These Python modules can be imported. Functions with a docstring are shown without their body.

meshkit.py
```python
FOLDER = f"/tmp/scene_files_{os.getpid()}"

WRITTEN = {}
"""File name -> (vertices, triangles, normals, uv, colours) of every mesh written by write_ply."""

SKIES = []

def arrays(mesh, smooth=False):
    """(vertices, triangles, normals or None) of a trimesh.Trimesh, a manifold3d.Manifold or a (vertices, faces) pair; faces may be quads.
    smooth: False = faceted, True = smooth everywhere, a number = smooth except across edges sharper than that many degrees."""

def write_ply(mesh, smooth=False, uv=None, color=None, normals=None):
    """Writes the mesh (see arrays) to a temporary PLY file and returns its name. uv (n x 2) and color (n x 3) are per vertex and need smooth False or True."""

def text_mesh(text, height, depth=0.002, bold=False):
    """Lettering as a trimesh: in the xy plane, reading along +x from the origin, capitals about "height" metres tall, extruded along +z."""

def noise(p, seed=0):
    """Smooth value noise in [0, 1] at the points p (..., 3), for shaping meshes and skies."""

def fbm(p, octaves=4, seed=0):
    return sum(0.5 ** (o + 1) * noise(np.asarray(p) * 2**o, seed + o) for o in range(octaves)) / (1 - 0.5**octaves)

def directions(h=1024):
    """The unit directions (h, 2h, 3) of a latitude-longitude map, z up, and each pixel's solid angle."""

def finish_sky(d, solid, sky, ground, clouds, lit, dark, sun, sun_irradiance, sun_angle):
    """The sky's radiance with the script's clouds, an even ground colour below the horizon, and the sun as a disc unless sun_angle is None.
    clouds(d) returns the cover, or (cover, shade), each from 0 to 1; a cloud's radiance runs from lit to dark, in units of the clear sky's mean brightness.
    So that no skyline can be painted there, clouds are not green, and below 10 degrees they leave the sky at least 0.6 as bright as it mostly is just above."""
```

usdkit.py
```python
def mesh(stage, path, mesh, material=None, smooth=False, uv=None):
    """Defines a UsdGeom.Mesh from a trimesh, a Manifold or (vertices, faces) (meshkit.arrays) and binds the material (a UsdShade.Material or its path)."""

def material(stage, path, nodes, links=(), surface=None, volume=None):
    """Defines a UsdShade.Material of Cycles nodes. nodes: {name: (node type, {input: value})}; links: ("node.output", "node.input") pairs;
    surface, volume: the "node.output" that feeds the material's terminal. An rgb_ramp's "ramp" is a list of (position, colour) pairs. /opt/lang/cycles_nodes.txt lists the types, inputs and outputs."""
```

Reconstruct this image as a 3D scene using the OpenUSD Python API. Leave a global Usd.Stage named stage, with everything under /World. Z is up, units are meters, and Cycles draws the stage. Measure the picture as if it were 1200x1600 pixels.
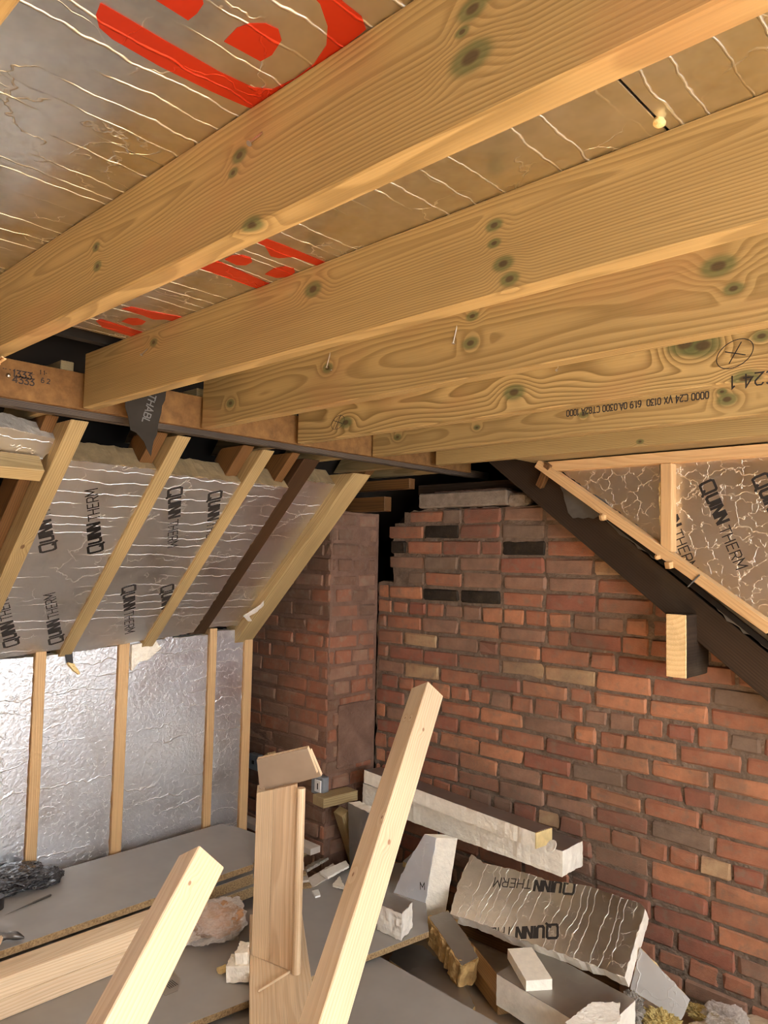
import math, random
import numpy as np, trimesh, usdkit, meshkit
from pxr import Usd, UsdGeom, UsdLux, UsdShade, Gf, Sdf
from shapely.geometry import Polygon, LineString, Point
from shapely import affinity, ops

stage = Usd.Stage.CreateInMemory()
UsdGeom.SetStageUpAxis(stage, 'Z'); UsdGeom.SetStageMetersPerUnit(stage, 1.0)
UsdGeom.Xform.Define(stage, '/World'); UsdGeom.Scope.Define(stage, '/World/Looks')

# ---------------------------------------------------------------- camera (eye at the origin, floor 1.56 m below)
F = 1166.3; YAW, PITCH, ROLL = np.radians([-43.5837, 3.5777, 1.2584])
fw = np.array([math.sin(YAW) * math.cos(PITCH), math.cos(YAW) * math.cos(PITCH), math.sin(PITCH)])
rt = np.array([math.cos(YAW), -math.sin(YAW), 0.0]); up = np.cross(rt, fw)
rt, up = rt * math.cos(ROLL) + up * math.sin(ROLL), -rt * math.sin(ROLL) + up * math.cos(ROLL)
cam = UsdGeom.Camera.Define(stage, '/World/camera')
cam.CreateHorizontalApertureAttr(36.0); cam.CreateVerticalApertureAttr(48.0)
cam.CreateFocalLengthAttr(F * 36.0 / 1200.0); cam.CreateClippingRangeAttr((0.02, 200.0))
cm = np.eye(4); cm[0, :3], cm[1, :3], cm[2, :3] = rt, up, -fw
cam.AddTransformOp().Set(Gf.Matrix4d(*cm.ravel()))
cam.CreateExposureAttr(0.40)

# ---------------------------------------------------------------- sky and sun, through the open dormer front
dome = UsdLux.DomeLight.Define(stage, '/World/sky'); dome.CreateIntensityAttr(3.9); dome.CreateColorAttr(Gf.Vec3f(0.95, 0.99, 1.05))
sun = UsdLux.DistantLight.Define(stage, '/World/sun'); sun.CreateIntensityAttr(260000.0); sun.CreateAngleAttr(0.6); sun.CreateColorAttr(Gf.Vec3f(1.0, 0.89, 0.74))
def aim(prim, d):                                    # a distant light shines along its own -z
    z = -np.asarray(d, float); z /= np.linalg.norm(z); x = np.cross([0, 0, 1], z); x /= np.linalg.norm(x); y = np.cross(z, x)
    m = np.eye(4); m[0, :3], m[1, :3], m[2, :3] = x, y, z
    prim.AddTransformOp().Set(Gf.Matrix4d(*m.ravel()))
aim(sun, (-0.80, -0.25, -0.55))

# ---------------------------------------------------------------- helpers
def ray(x, y): return rt * (x - 600) / F - up * (y - 800) / F + fw
def hit(x, y, p, n):
    d = ray(x, y); return d * (np.dot(p, n) / np.dot(d, n))
def onX(x, y, v): return hit(x, y, np.array([v, 0, 0.]), np.array([1., 0, 0]))
def onY(x, y, v): return hit(x, y, np.array([0, v, 0.]), np.array([0, 1., 0]))
def onZ(x, y, v): return hit(x, y, np.array([0, 0, v]), np.array([0, 0, 1.]))
def unit(v): v = np.asarray(v, float); return v / np.linalg.norm(v)

used = {}
def path_for(parent, name):
    base = (parent.GetPath().pathString if parent is not None else '/World') + '/' + name
    k = used.get(base, -1) + 1; used[base] = k
    return base if k == 0 else f'{base}_{k:03d}'
def tag(p, label=None, cat=None, group=None, kind=None):
    for k, v in (('label', label), ('category', cat), ('group', group), ('kind', kind)):
        if v: p.SetCustomDataByKey(k, v)
    return p
frames = {}
def frame(o, ex, ey, ez):
    m = np.eye(4); m[:3, 0], m[:3, 1], m[:3, 2], m[:3, 3] = ex, ey, ez, o; return m
def thing(name, label, cat, loc=(0, 0, 0), group=None, kind=None, M=None):
    x = UsdGeom.Xform.Define(stage, path_for(None, name)); m = np.eye(4) if M is None else np.array(M, float)
    if M is None: m[:3, 3] = loc
    x.AddTransformOp().Set(Gf.Matrix4d(*m.T.ravel()))
    p = x.GetPrim(); frames[p.GetPath().pathString] = m
    return tag(p, label, cat, group, kind)
def obj(name, mesh, mat, parent=None, M=None, smooth=False, label=None, cat=None, group=None, kind=None):
    """One Mesh prim; M places the mesh's own coordinates in the world."""
    path = path_for(parent, name)
    m = usdkit.mesh(stage, path, mesh, mat, smooth=smooth)
    W = np.eye(4) if M is None else np.array(M, float); rel = W
    if parent is not None: rel = np.linalg.inv(frames.get(parent.GetPath().pathString, np.eye(4))) @ W
    if not np.allclose(rel, np.eye(4)): m.AddTransformOp().Set(Gf.Matrix4d(*rel.T.ravel()))
    frames[path] = W
    return tag(m.GetPrim(), label, cat, group, kind)

def bevel_box(sx, sy, sz, r=0.0015):
    """Box centred on 0 with chamfered edges: 24 corners, 44 triangles."""
    h = np.array([sx, sy, sz]) / 2; r = min(r, h.min() * .8); pts = []
    for a in (-1, 1):
        for b in (-1, 1):
            for c in (-1, 1):
                s = np.array([a, b, c])
                for k in range(3):
                    q = s * (h - r); q[k] = s[k] * h[k]; pts.append(q)
    return trimesh.convex.convex_hull(np.array(pts))
def rough(mesh, size=0.02, amp=0.002, seed=0, freq=40):
    v, f = trimesh.remesh.subdivide_to_size(mesh.vertices, mesh.faces, size, max_iter=12)
    m = trimesh.Trimesh(v, f, process=True); m.merge_vertices()
    n = m.vertex_normals.copy(); p = m.vertices.copy()
    d = (meshkit.fbm(p * freq + 17.3, 3, seed) - .5) * 2 * amp
    m.vertices = p + n * d[:, None]; return m
def prism(poly, t0, t1):
    """Shapely polygon in xy extruded from z=t0 to t1."""
    gs = getattr(poly, 'geoms', [poly]); out = []
    for g in gs:
        if g.area < 1e-9: continue
        e = trimesh.creation.extrude_polygon(g, t1 - t0, engine='earcut'); e.apply_translation([0, 0, t0]); out.append(e)
    return trimesh.util.concatenate(out)
def rng(seed): return np.random.default_rng(seed)
def torn(poly, amp=0.004, step=0.012, seed=0):
    """A polygon whose outline is ragged like a torn or sawn edge."""
    pts = np.array(poly.exterior.coords)[:-1]; out = []; r = rng(seed)
    for a, b in zip(pts, np.roll(pts, -1, 0)):
        L = np.linalg.norm(b - a); n = max(1, int(L / step)); d = (b - a) / max(L, 1e-9); nn = np.array([-d[1], d[0]])
        for k in range(n):
            off = 0 if k == 0 else r.normal(0, amp)
            out.append(a + (b - a) * k / n + nn * off)
    p = Polygon(out); return p if p.is_valid else p.buffer(0)

# ---------------------------------------------------------------- materials
LOOK = '/World/Looks/'
def lerp(a, b, t): return tuple(x + (y - x) * t for x, y in zip(a, b))
def wood(name, light, dark, freq=230, pith=(0.0, 0.06), knots=(), warp=0.02, knot_color=(0.075, 0.045, 0.020), stain=(0.10, 0.13, 0.05), stain_amt=0.0, rough_=0.62, tone=0.25, seed=0.0, contrast=0.75, blotch=None):
    """Timber with its grain along local x: growth rings about a pith line, fibres, knots (x, y, z, radius) that bend the rings."""
    N = {'tc': ('texture_coordinate', {}),
         'mw': ('mapping', {'scale': (0.9, 3.0, 3.0), 'location': (seed, seed * .7, 0)}), 'nw': ('noise_texture', {'scale': 1.6, 'detail': 2.0}),
         'mm': ('vector_math', {'math_type': 'multiply_add', 'vector2': (0.0, warp * 2, warp * 2), 'vector3': (0, -warp - pith[0], -warp - pith[1])}),
         'mp': ('mapping', {'scale': (0.012, 1, 1)}),
         'ad': ('vector_math', {'math_type': 'add'}), 'ln': ('vector_math', {'math_type': 'length'}),
         'ph': ('math', {'math_type': 'multiply', 'value2': float(freq)}),
         'fr': ('math', {'math_type': 'fraction'}),
         'rp': ('rgb_ramp', {'ramp': [(0, light), (0.35, lerp(light, dark, .18 * contrast / .75)), (0.72, lerp(light, dark, contrast)), (0.9, dark if contrast > .7 else lerp(light, dark, contrast)), (1.0, light)]}),
         'mf': ('mapping', {'scale': (5, 320, 320)}), 'nf': ('noise_texture', {'scale': 1.0, 'detail': 3.0}),
         'rf': ('map_range', {'from_min': .25, 'from_max': .75, 'to_min': 0.86, 'to_max': 1.10}),
         'mt': ('mapping', {'scale': (1.3, 7, 7), 'location': (seed * 1.3, 0, seed)}), 'nt': ('noise_texture', {'scale': 1.0, 'detail': 3.0}),
         'rt': ('map_range', {'from_min': .3, 'from_max': .7, 'to_min': 1 - tone, 'to_max': 1 + tone * .5}),
         'mu': ('math', {'math_type': 'multiply'}),
         'cx': ('vector_math', {'math_type': 'scale'}),
         'bp': ('bump', {'strength': 0.25, 'distance': 0.002}),
         'p': ('principled_bsdf', {'roughness': rough_, 'specular_ior_level': 0.35})}
    L = [('tc.object', 'mw.vector'), ('mw.vector', 'nw.vector'), ('nw.color', 'mm.vector1'), ('tc.object', 'mp.vector'), ('mp.vector', 'ad.vector1'), ('mm.vector', 'ad.vector2'),
         ('ad.vector', 'ln.vector1'), ('ln.value', 'ph.value1'), ('fr.value', 'rp.fac'), ('tc.object', 'mf.vector'), ('mf.vector', 'nf.vector'), ('nf.fac', 'rf.value'),
         ('tc.object', 'mt.vector'), ('mt.vector', 'nt.vector'), ('nt.fac', 'rt.value'), ('rf.result', 'mu.value1'), ('rt.result', 'mu.value2'), ('mu.value', 'cx.scale'),
         ('nf.fac', 'bp.height'), ('bp.normal', 'p.normal')]
    phase, color = 'ph.value', 'rp.color'
    tail = []
    for k, (x, y, z, r) in enumerate(knots):
        N[f'k{k}s'] = ('vector_math', {'math_type': 'subtract', 'vector2': (x, y, z)})
        N[f'k{k}m'] = ('vector_math', {'math_type': 'multiply', 'vector2': (0.62, 1.0, 1.0)})
        N[f'k{k}l'] = ('vector_math', {'math_type': 'length'})
        N[f'k{k}a'] = ('map_range', {'range_type': 'smootherstep', 'from_min': r * 3.4, 'from_max': 0.0, 'to_min': 0.0, 'to_max': r * 3.0 * freq * .35})
        N[f'k{k}p'] = ('math', {'math_type': 'add'})
        L += [('tc.object', f'k{k}s.vector1'), (f'k{k}s.vector', f'k{k}m.vector1'), (f'k{k}m.vector', f'k{k}l.vector1'), (f'k{k}l.value', f'k{k}a.value'), (phase, f'k{k}p.value1'), (f'k{k}a.result', f'k{k}p.value2')]
        phase = f'k{k}p.value'
        N[f'k{k}c'] = ('map_range', {'range_type': 'smoothstep', 'from_min': r * .62, 'from_max': r * 0.30, 'to_min': 0.0, 'to_max': 0.88})
        N[f'k{k}x'] = ('mix', {'color2': knot_color}); L += [(f'k{k}l.value', f'k{k}c.value'), (f'k{k}c.result', f'k{k}x.fac')]
        tail.append((f'k{k}x.color1', f'k{k}x.color'))
        if stain_amt:
            N[f'k{k}g'] = ('map_range', {'range_type': 'smoothstep', 'from_min': r * 1.45, 'from_max': r * 0.75, 'to_min': 0.0, 'to_max': stain_amt})
            N[f'k{k}y'] = ('mix', {'color2': stain}); L += [(f'k{k}l.value', f'k{k}g.value'), (f'k{k}g.result', f'k{k}y.fac')]
            tail.insert(0, (f'k{k}y.color1', f'k{k}y.color'))
    L.append((phase, 'fr.value1'))
    if blotch:
        N['mb'] = ('mapping', {'scale': (2.2, 5, 5), 'location': (3 + seed, 0, 0)}); N['nb'] = ('noise_texture', {'scale': 1.0, 'detail': 4.0})
        N['rb'] = ('map_range', {'range_type': 'smoothstep', 'from_min': .52, 'from_max': .68, 'to_min': 0, 'to_max': .55}); N['xb'] = ('mix', {'color2': blotch})
        L += [('tc.object', 'mb.vector'), ('mb.vector', 'nb.vector'), ('nb.fac', 'rb.value'), ('rb.result', 'xb.fac')]; tail.insert(0, ('xb.color1', 'xb.color'))
    for a, b in tail:
        L.append((color, a)); color = b
    L += [(color, 'cx.vector1'), ('cx.vector', 'p.base_color')]
    return usdkit.material(stage, LOOK + name, N, L, surface='p.BSDF')

def plain(name, color, rough_=0.8, var=0.25, scale=20.0, bump=0.3, bscale=120.0, dist=0.003, metallic=0.0, spec=0.4, color2=None, detail=4.0, rough_scale=(1, 1, 1)):
    c2 = color2 or tuple(c * (1 - var) for c in color); c1 = color if color2 else tuple(min(1, c * (1 + var * .4)) for c in color)
    N = {'tc': ('texture_coordinate', {}), 'mp': ('mapping', {'scale': rough_scale}), 'n': ('noise_texture', {'scale': scale, 'detail': detail, 'roughness': .6}),
         'r': ('rgb_ramp', {'ramp': [(0.3, c2), (0.7, c1)]}), 'nb': ('noise_texture', {'scale': bscale, 'detail': 3.0}),
         'b': ('bump', {'strength': bump, 'distance': dist}), 'p': ('principled_bsdf', {'roughness': rough_, 'metallic': metallic, 'specular_ior_level': spec})}
    return usdkit.material(stage, LOOK + name, N, [('tc.object', 'mp.vector'), ('mp.vector', 'n.vector'), ('n.fac', 'r.fac'), ('r.color', 'p.base_color'), ('mp.vector', 'nb.vector'), ('nb.fac', 'b.height'), ('b.normal', 'p.normal')], surface='p.BSDF')

def foil(name, tint=(0.80, 0.78, 0.75), rough_=0.34, axis='x', lines=16.0, line_amt=1.0, line_w=0.05, wig=0.5, net=9.0, net_amt=0.5, net_w=0.03, fine=70.0, fine_amt=0.2, strength=0.8, seed=0.0, dirt=0.15, cover=.5, net_cover=.47, metallic=1.0):
    """Aluminium facing: broken creases running across one axis, a net of short crumples, fine embossing; dull scuffs."""
    N = {'tc': ('texture_coordinate', {}), 'mo': ('mapping', {'location': (seed, seed * 1.7, seed * .3)}),
         'wn': ('noise_texture', {'scale': 9.0, 'detail': 3.0, 'roughness': .6}), 'wv': ('vector_math', {'math_type': 'multiply_add', 'vector2': (wig / lines * 1.6,) * 3, 'vector3': (0, 0, 0)}), 'wa': ('vector_math', {'math_type': 'add'}),
         'sp': ('separate_xyz', {}), 'v1': ('voronoi_texture', {'dimensions': '1D', 'feature': 'distance_to_edge', 'scale': lines, 'randomness': 1.0}),
         'r1': ('map_range', {'range_type': 'smoothstep', 'from_min': line_w, 'from_max': 0.0, 'to_min': 0.0, 'to_max': line_amt}),
         'mk': ('mapping', {'scale': (lines * .55, 2.2, 2.2) if axis == 'x' else (2.2, lines * .55, 2.2)}), 'k1': ('noise_texture', {'scale': 1.0, 'detail': 2.0}), 'kr': ('map_range', {'range_type': 'smoothstep', 'from_min': cover - .04, 'from_max': cover + .06}),
         'w1': ('math', {'math_type': 'multiply'}),
         'm2': ('mapping', {'scale': (1.0, 1.0, 1.0), 'location': (seed * 2, 1, 3)}), 'wn2': ('noise_texture', {'scale': net * 2.2, 'detail': 3.0}), 'wv2': ('vector_math', {'math_type': 'multiply_add', 'vector2': (.9 / net,) * 3, 'vector3': (0, 0, 0)}), 'wa2': ('vector_math', {'math_type': 'add'}),
         'v2': ('voronoi_texture', {'feature': 'distance_to_edge', 'scale': net, 'randomness': 1.0}),
         'r2': ('map_range', {'range_type': 'smoothstep', 'from_min': net_w, 'from_max': 0.0, 'to_min': 0.0, 'to_max': net_amt}),
         'k2': ('noise_texture', {'scale': net * 1.1, 'detail': 2.0}), 'kr2': ('map_range', {'range_type': 'smoothstep', 'from_min': net_cover, 'from_max': net_cover + .11}), 'w2': ('math', {'math_type': 'multiply'}),
         'n3': ('noise_texture', {'scale': fine, 'detail': 2.0}), 'w3': ('math', {'math_type': 'multiply', 'value2': fine_amt}),
         'h1': ('math', {'math_type': 'add'}), 'h2': ('math', {'math_type': 'add'}),
         'bp': ('bump', {'strength': strength, 'distance': 0.003}),
         'nd': ('noise_texture', {'scale': 5.0, 'detail': 5.0}), 'rr': ('map_range', {'from_min': .35, 'from_max': .7, 'to_min': rough_ - .05, 'to_max': rough_ + dirt}),
         'rc': ('rgb_ramp', {'ramp': [(0.35, tint), (0.75, tuple(c * .86 for c in tint))]}), 'xc': ('mix', {'color2': tuple(min(.95, c * 1.22) for c in tint)}), 'ra': ('math', {'math_type': 'multiply_add', 'value2': .25}),  # xc lightens the tint along creases: their glints painted into the colour
         'p': ('principled_bsdf', {'metallic': metallic})}
    L = [('tc.object', 'mo.vector'), ('mo.vector', 'wn.vector'), ('wn.color', 'wv.vector1'), ('wv.vector', 'wa.vector1'), ('mo.vector', 'wa.vector2'), ('wa.vector', 'sp.vector'), ('sp.' + axis, 'v1.w'), ('v1.distance', 'r1.value'),
         ('mo.vector', 'mk.vector'), ('mk.vector', 'k1.vector'), ('k1.fac', 'kr.value'), ('r1.result', 'w1.value1'), ('kr.result', 'w1.value2'),
         ('tc.object', 'm2.vector'), ('m2.vector', 'wn2.vector'), ('wn2.color', 'wv2.vector1'), ('wv2.vector', 'wa2.vector1'), ('m2.vector', 'wa2.vector2'), ('wa2.vector', 'v2.vector'), ('v2.distance', 'r2.value'), ('m2.vector', 'k2.vector'), ('k2.fac', 'kr2.value'), ('r2.result', 'w2.value1'), ('kr2.result', 'w2.value2'),
         ('tc.object', 'n3.vector'), ('n3.fac', 'w3.value1'), ('w1.value', 'h1.value1'), ('w2.value', 'h1.value2'), ('h1.value', 'h2.value1'), ('w3.value', 'h2.value2'),
         ('h2.value', 'bp.height'), ('bp.normal', 'p.normal'), ('tc.object', 'nd.vector'), ('nd.fac', 'rr.value'), ('h1.value', 'ra.value1'), ('rr.result', 'ra.value3'), ('ra.value', 'p.roughness'), ('nd.fac', 'rc.fac'), ('h1.value', 'xc.fac'), ('rc.color', 'xc.color1'), ('xc.color', 'p.base_color')]
    return usdkit.material(stage, LOOK + name, N, L, surface='p.BSDF')

def brick_mat(name, c1, c2, soot=None, grime=.55):
    """One brick: mottled clay, smears of old mortar and, in patches over the whole wall, grime."""
    N = {'tc': ('texture_coordinate', {}), 'ge': ('geometry', {}), 'n': ('noise_texture', {'scale': 14.0, 'detail': 6.0, 'roughness': .65}), 'r': ('rgb_ramp', {'ramp': [(0.30, c2), (0.66, c1)]}),
         'nd': ('noise_texture', {'scale': 26.0, 'detail': 5.0, 'roughness': .6}), 'rd': ('map_range', {'range_type': 'smoothstep', 'from_min': .48, 'from_max': .72, 'to_min': 0, 'to_max': .65}),
         'x': ('mix', {'color2': soot or (0.235, 0.165, 0.115)}), 'ng': ('noise_texture', {'scale': 3.2, 'detail': 5.0, 'roughness': .6}), 'rg': ('map_range', {'range_type': 'smoothstep', 'from_min': .42, 'from_max': .66, 'to_min': grime * .1, 'to_max': grime}), 'xg': ('mix', {'color2': (0.15, 0.10, 0.07)}),
         'nb': ('noise_texture', {'scale': 160.0, 'detail': 4.0, 'roughness': .7}), 'b': ('bump', {'strength': .6, 'distance': 0.004}),
         'p': ('principled_bsdf', {'roughness': .9, 'specular_ior_level': .2})}
    return usdkit.material(stage, LOOK + name, N, [('tc.object', 'n.vector'), ('n.fac', 'r.fac'), ('ge.position', 'nd.vector'), ('nd.fac', 'rd.value'), ('rd.result', 'x.fac'), ('r.color', 'x.color1'), ('ge.position', 'ng.vector'), ('ng.fac', 'rg.value'), ('rg.result', 'xg.fac'), ('x.color', 'xg.color1'), ('xg.color', 'p.base_color'), ('tc.object', 'nb.vector'), ('nb.fac', 'b.height'), ('b.normal', 'p.normal')], surface='p.BSDF')

TL, TD = (0.43, 0.297, 0.122), (0.225, 0.145, 0.050)
M = {}
M['pine'] = wood('white_pine', (0.80, 0.62, 0.41), (0.66, 0.45, 0.25), freq=150, pith=(0.02, -0.07), contrast=.55, tone=.10, rough_=.5)
M['pine_b'] = wood('white_pine_b', (0.78, 0.59, 0.39), (0.60, 0.39, 0.21), freq=120, pith=(0.05, 0.03), contrast=.55, tone=.14, rough_=.5, seed=4.1)
M['pine_k'] = wood('white_pine_knots', (0.78, 0.59, 0.39), (0.62, 0.41, 0.22), freq=120, pith=(-.05, 0.06), contrast=.5, tone=.10, rough_=.5, seed=6.6)
M['stud'] = wood('stud_pine', (0.66, 0.43, 0.21), (0.50, 0.29, 0.12), freq=170, pith=(0.03, 0.04), contrast=.6, tone=.15, seed=2.2)
M['batten'] = wood('batten_pine', (0.66, 0.42, 0.20), (0.52, 0.30, 0.12), freq=260, pith=(0.10, 0.02), contrast=.5, tone=.12, seed=7.2)
M['rafter'] = wood('rafter_pine', (0.44, 0.31, 0.14), (0.25, 0.165, 0.065), freq=170, pith=(0.05, 0.02), contrast=.6, tone=.3, seed=5.2)
M['rafter_knot'] = wood('rafter_pine_knotty', (0.44, 0.31, 0.14), (0.25, 0.165, 0.065), freq=170, pith=(0.05, 0.02), contrast=.6, tone=.3, seed=5.9, knots=[(.92, .0, .055, .014), (.38, .01, .055, .008)], knot_color=(.12, .06, .025))
M['tie'] = wood('tie_pine', (0.43, 0.31, 0.15), (0.24, 0.165, 0.065), freq=200, pith=(0.04, -0.05), contrast=.6, tone=.25, seed=8.4)
M['brown'] = wood('old_brown', (0.17, 0.080, 0.024), (0.085, 0.037, 0.012), freq=140, pith=(0.06, 0.05), contrast=.6, tone=.35, seed=3.7)
M['umber'] = wood('umber_rafter', (0.060, 0.028, 0.010), (0.032, 0.014, 0.005), freq=140, pith=(0.06, 0.05), contrast=.6, tone=.35, seed=2.9)
M['brown2'] = wood('orange_brown', (0.40, 0.23, 0.09), (0.27, 0.14, 0.05), freq=140, pith=(0.06, 0.05), contrast=.6, tone=.3, seed=3.1)
M['osb'] = plain('ridge_board_wood', (0.235, 0.118, 0.034), .85, color2=(0.13, 0.058, 0.015), scale=26, bump=.3)
M['darkwood'] = wood('dark_rafter', (0.045, 0.025, 0.012), (0.024, 0.013, 0.006), freq=120, pith=(0.05, 0.08), contrast=.6, tone=.4, seed=1.7, blotch=(0.075, 0.05, 0.027), rough_=.9)
M['char'] = wood('charred_batten', (0.12, 0.088, 0.062), (0.028, 0.02, 0.015), freq=420, pith=(0.02, 0.02), warp=.01, contrast=.8, tone=.5, seed=9.1, rough_=.7)
M['purlin'] = wood('purlin_end_wood', (0.84, 0.60, 0.30), (0.66, 0.42, 0.18), freq=60, pith=(0.02, 0.15), contrast=.5, tone=.2, seed=6.1)
M['foil_ceiling'] = foil('foil_ceiling', (0.80, 0.79, 0.74), .27, 'x', 21.0, 1.1, .055, .45, 7.0, .35, .018, fine=30, fine_amt=.30, strength=.8, seed=1.3, cover=.47, dirt=.08)
M['foil_slope'] = foil('foil_slope', (0.88, 0.87, 0.85), .37, 'x', 19.0, .9, .045, .6, 9.0, .45, .022, fine=60, fine_amt=.25, strength=.72, seed=4.3, cover=.46, dirt=.08)
M['foil_knee'] = foil('foil_knee', (0.80, 0.82, 0.86), .37, 'y', 14.0, .8, .05, .8, 30.0, .5, .05, fine=62, fine_amt=.75, strength=.75, seed=7.7, cover=.52, dirt=.06)
M['foil_cheek'] = foil('foil_cheek', (0.74, 0.68, 0.58), .38, 'y', 9.0, .6, .03, .9, 20.0, .8, .035, fine=60, fine_amt=.4, strength=.65, seed=2.7, cover=.52, dirt=.06, net_cover=.42)
M['foil_debris'] = foil('foil_debris', (0.62, 0.58, 0.51), .34, 'x', 27.0, 1.3, .065, 1.0, 16.0, .3, .014, fine=50, fine_amt=.35, strength=1.0, seed=9.7, cover=.44, dirt=.06)
M['foil_pale'] = foil('foil_pale', (0.80, 0.82, 0.85), .55, 'x', 9.0, .3, .03, .6, 8.0, .3, .02, fine=60, fine_amt=.3, strength=.5, seed=5.9, cover=.54)
M['foil_dull'] = foil('foil_dull', (0.40, 0.375, 0.34), .45, 'x', 9.0, .3, .03, .6, 8.0, .3, .02, fine=60, fine_amt=.15, strength=.4, seed=3.9, cover=.56)
M['red_ink'] = foil('red_foil_print', (0.60, 0.040, 0.010), .34, 'x', 21.0, 1.1, .055, .45, 7.0, .35, .018, fine=30, fine_amt=.30, strength=.9, seed=1.3, cover=.44, dirt=.08, metallic=.55)
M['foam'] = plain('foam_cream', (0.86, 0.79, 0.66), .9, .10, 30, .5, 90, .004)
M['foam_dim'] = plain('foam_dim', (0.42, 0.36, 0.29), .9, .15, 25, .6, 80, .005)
M['foam_y'] = plain('foam_yellow', (0.74, 0.56, 0.26), .9, .18, 25, .6, 80, .005)
M['foam_old'] = plain('foam_brown', (0.50, 0.32, 0.12), .9, color2=(0.30, 0.17, 0.06), scale=30, bump=.9, bscale=70, dist=.008)
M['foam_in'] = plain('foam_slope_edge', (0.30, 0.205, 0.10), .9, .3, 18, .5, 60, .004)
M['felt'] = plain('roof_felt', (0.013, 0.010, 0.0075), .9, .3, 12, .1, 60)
M['membrane'] = plain('membrane', (0.034, 0.028, 0.022), .85, .15, 15, .25, 30, .004, spec=.1)
M['membrane_grey'] = plain('membrane_grey', (0.11, 0.10, 0.085), .7, .3, 14, .4, 30, .005)
M['board_top'] = plain('sheet_grey', (0.31, 0.285, 0.255), .48, .10, 6, .10, 200, .001, spec=.5)
M['board_edge'] = plain('sheet_edge', (0.40, 0.27, 0.13), .85, color2=(0.17, 0.10, 0.045), scale=160, bump=.8, bscale=180, dist=.003, detail=2.0)
M['floorboard'] = plain('floor_dusty', (0.44, 0.325, 0.21), .8, .25, 9, .3, 60)
M['mortar'] = plain('mortar', (0.225, 0.16, 0.113), .95, color2=(0.11, 0.077, 0.054), scale=16, bump=1.0, bscale=60, dist=.010)
M['mortar_pale'] = plain('mortar_pale', (0.235, 0.135, 0.092), .95, color2=(0.15, 0.082, 0.055), scale=10, bump=1.0, bscale=70, dist=.008)
M['stone'] = plain('lintel_stone', (0.31, 0.25, 0.19), .9, color2=(0.20, 0.155, 0.115), scale=26, bump=.8, bscale=120, dist=.004)
M['plaster'] = plain('plaster', (0.50, 0.43, 0.35), .9, .15, 8, .2, 80)
M['dull_plaster'] = plain('dull_plaster', (0.26, 0.21, 0.165), .9, .15, 8, .2, 80)
M['black_ink'] = plain('black_ink', (0.028, 0.024, 0.022), .45, .1, 20, .05, 40)
M['grey_ink'] = plain('grey_ink', (0.14, 0.13, 0.12), .5, .1, 20, .05, 40)
M['brown_ink'] = plain('brown_ink', (0.03, 0.015, 0.007), .6, .1, 20, .05, 40)
M['nail'] = plain('nail_steel', (0.62, 0.56, 0.48), .35, .1, 20, .05, 40, metallic=1.0)
M['white'] = plain('socket_white', (0.75, 0.74, 0.70), .4, .05, 20, .05, 40)
M['steel_box'] = plain('steel_box', (0.30, 0.33, 0.36), .5, .2, 30, .1, 40, metallic=.6)
M['black_plastic'] = plain('black_plastic', (0.012, 0.012, 0.013), .14, color2=(0.05, 0.05, 0.055), scale=30, bump=.9, bscale=26, dist=.012, spec=.7)
M['steel_dark'] = plain('steel_dark', (0.16, 0.15, 0.14), .4, .2, 30, .1, 40, metallic=.8)
M['tape'] = plain('tape_yellow', (0.62, 0.46, 0.18), .5, .1, 20, .1, 40)
M['wool_grey'] = plain('wool_grey', (0.34, 0.30, 0.25), 1.0, .4, 40, 1.0, 90, .01)
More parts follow.
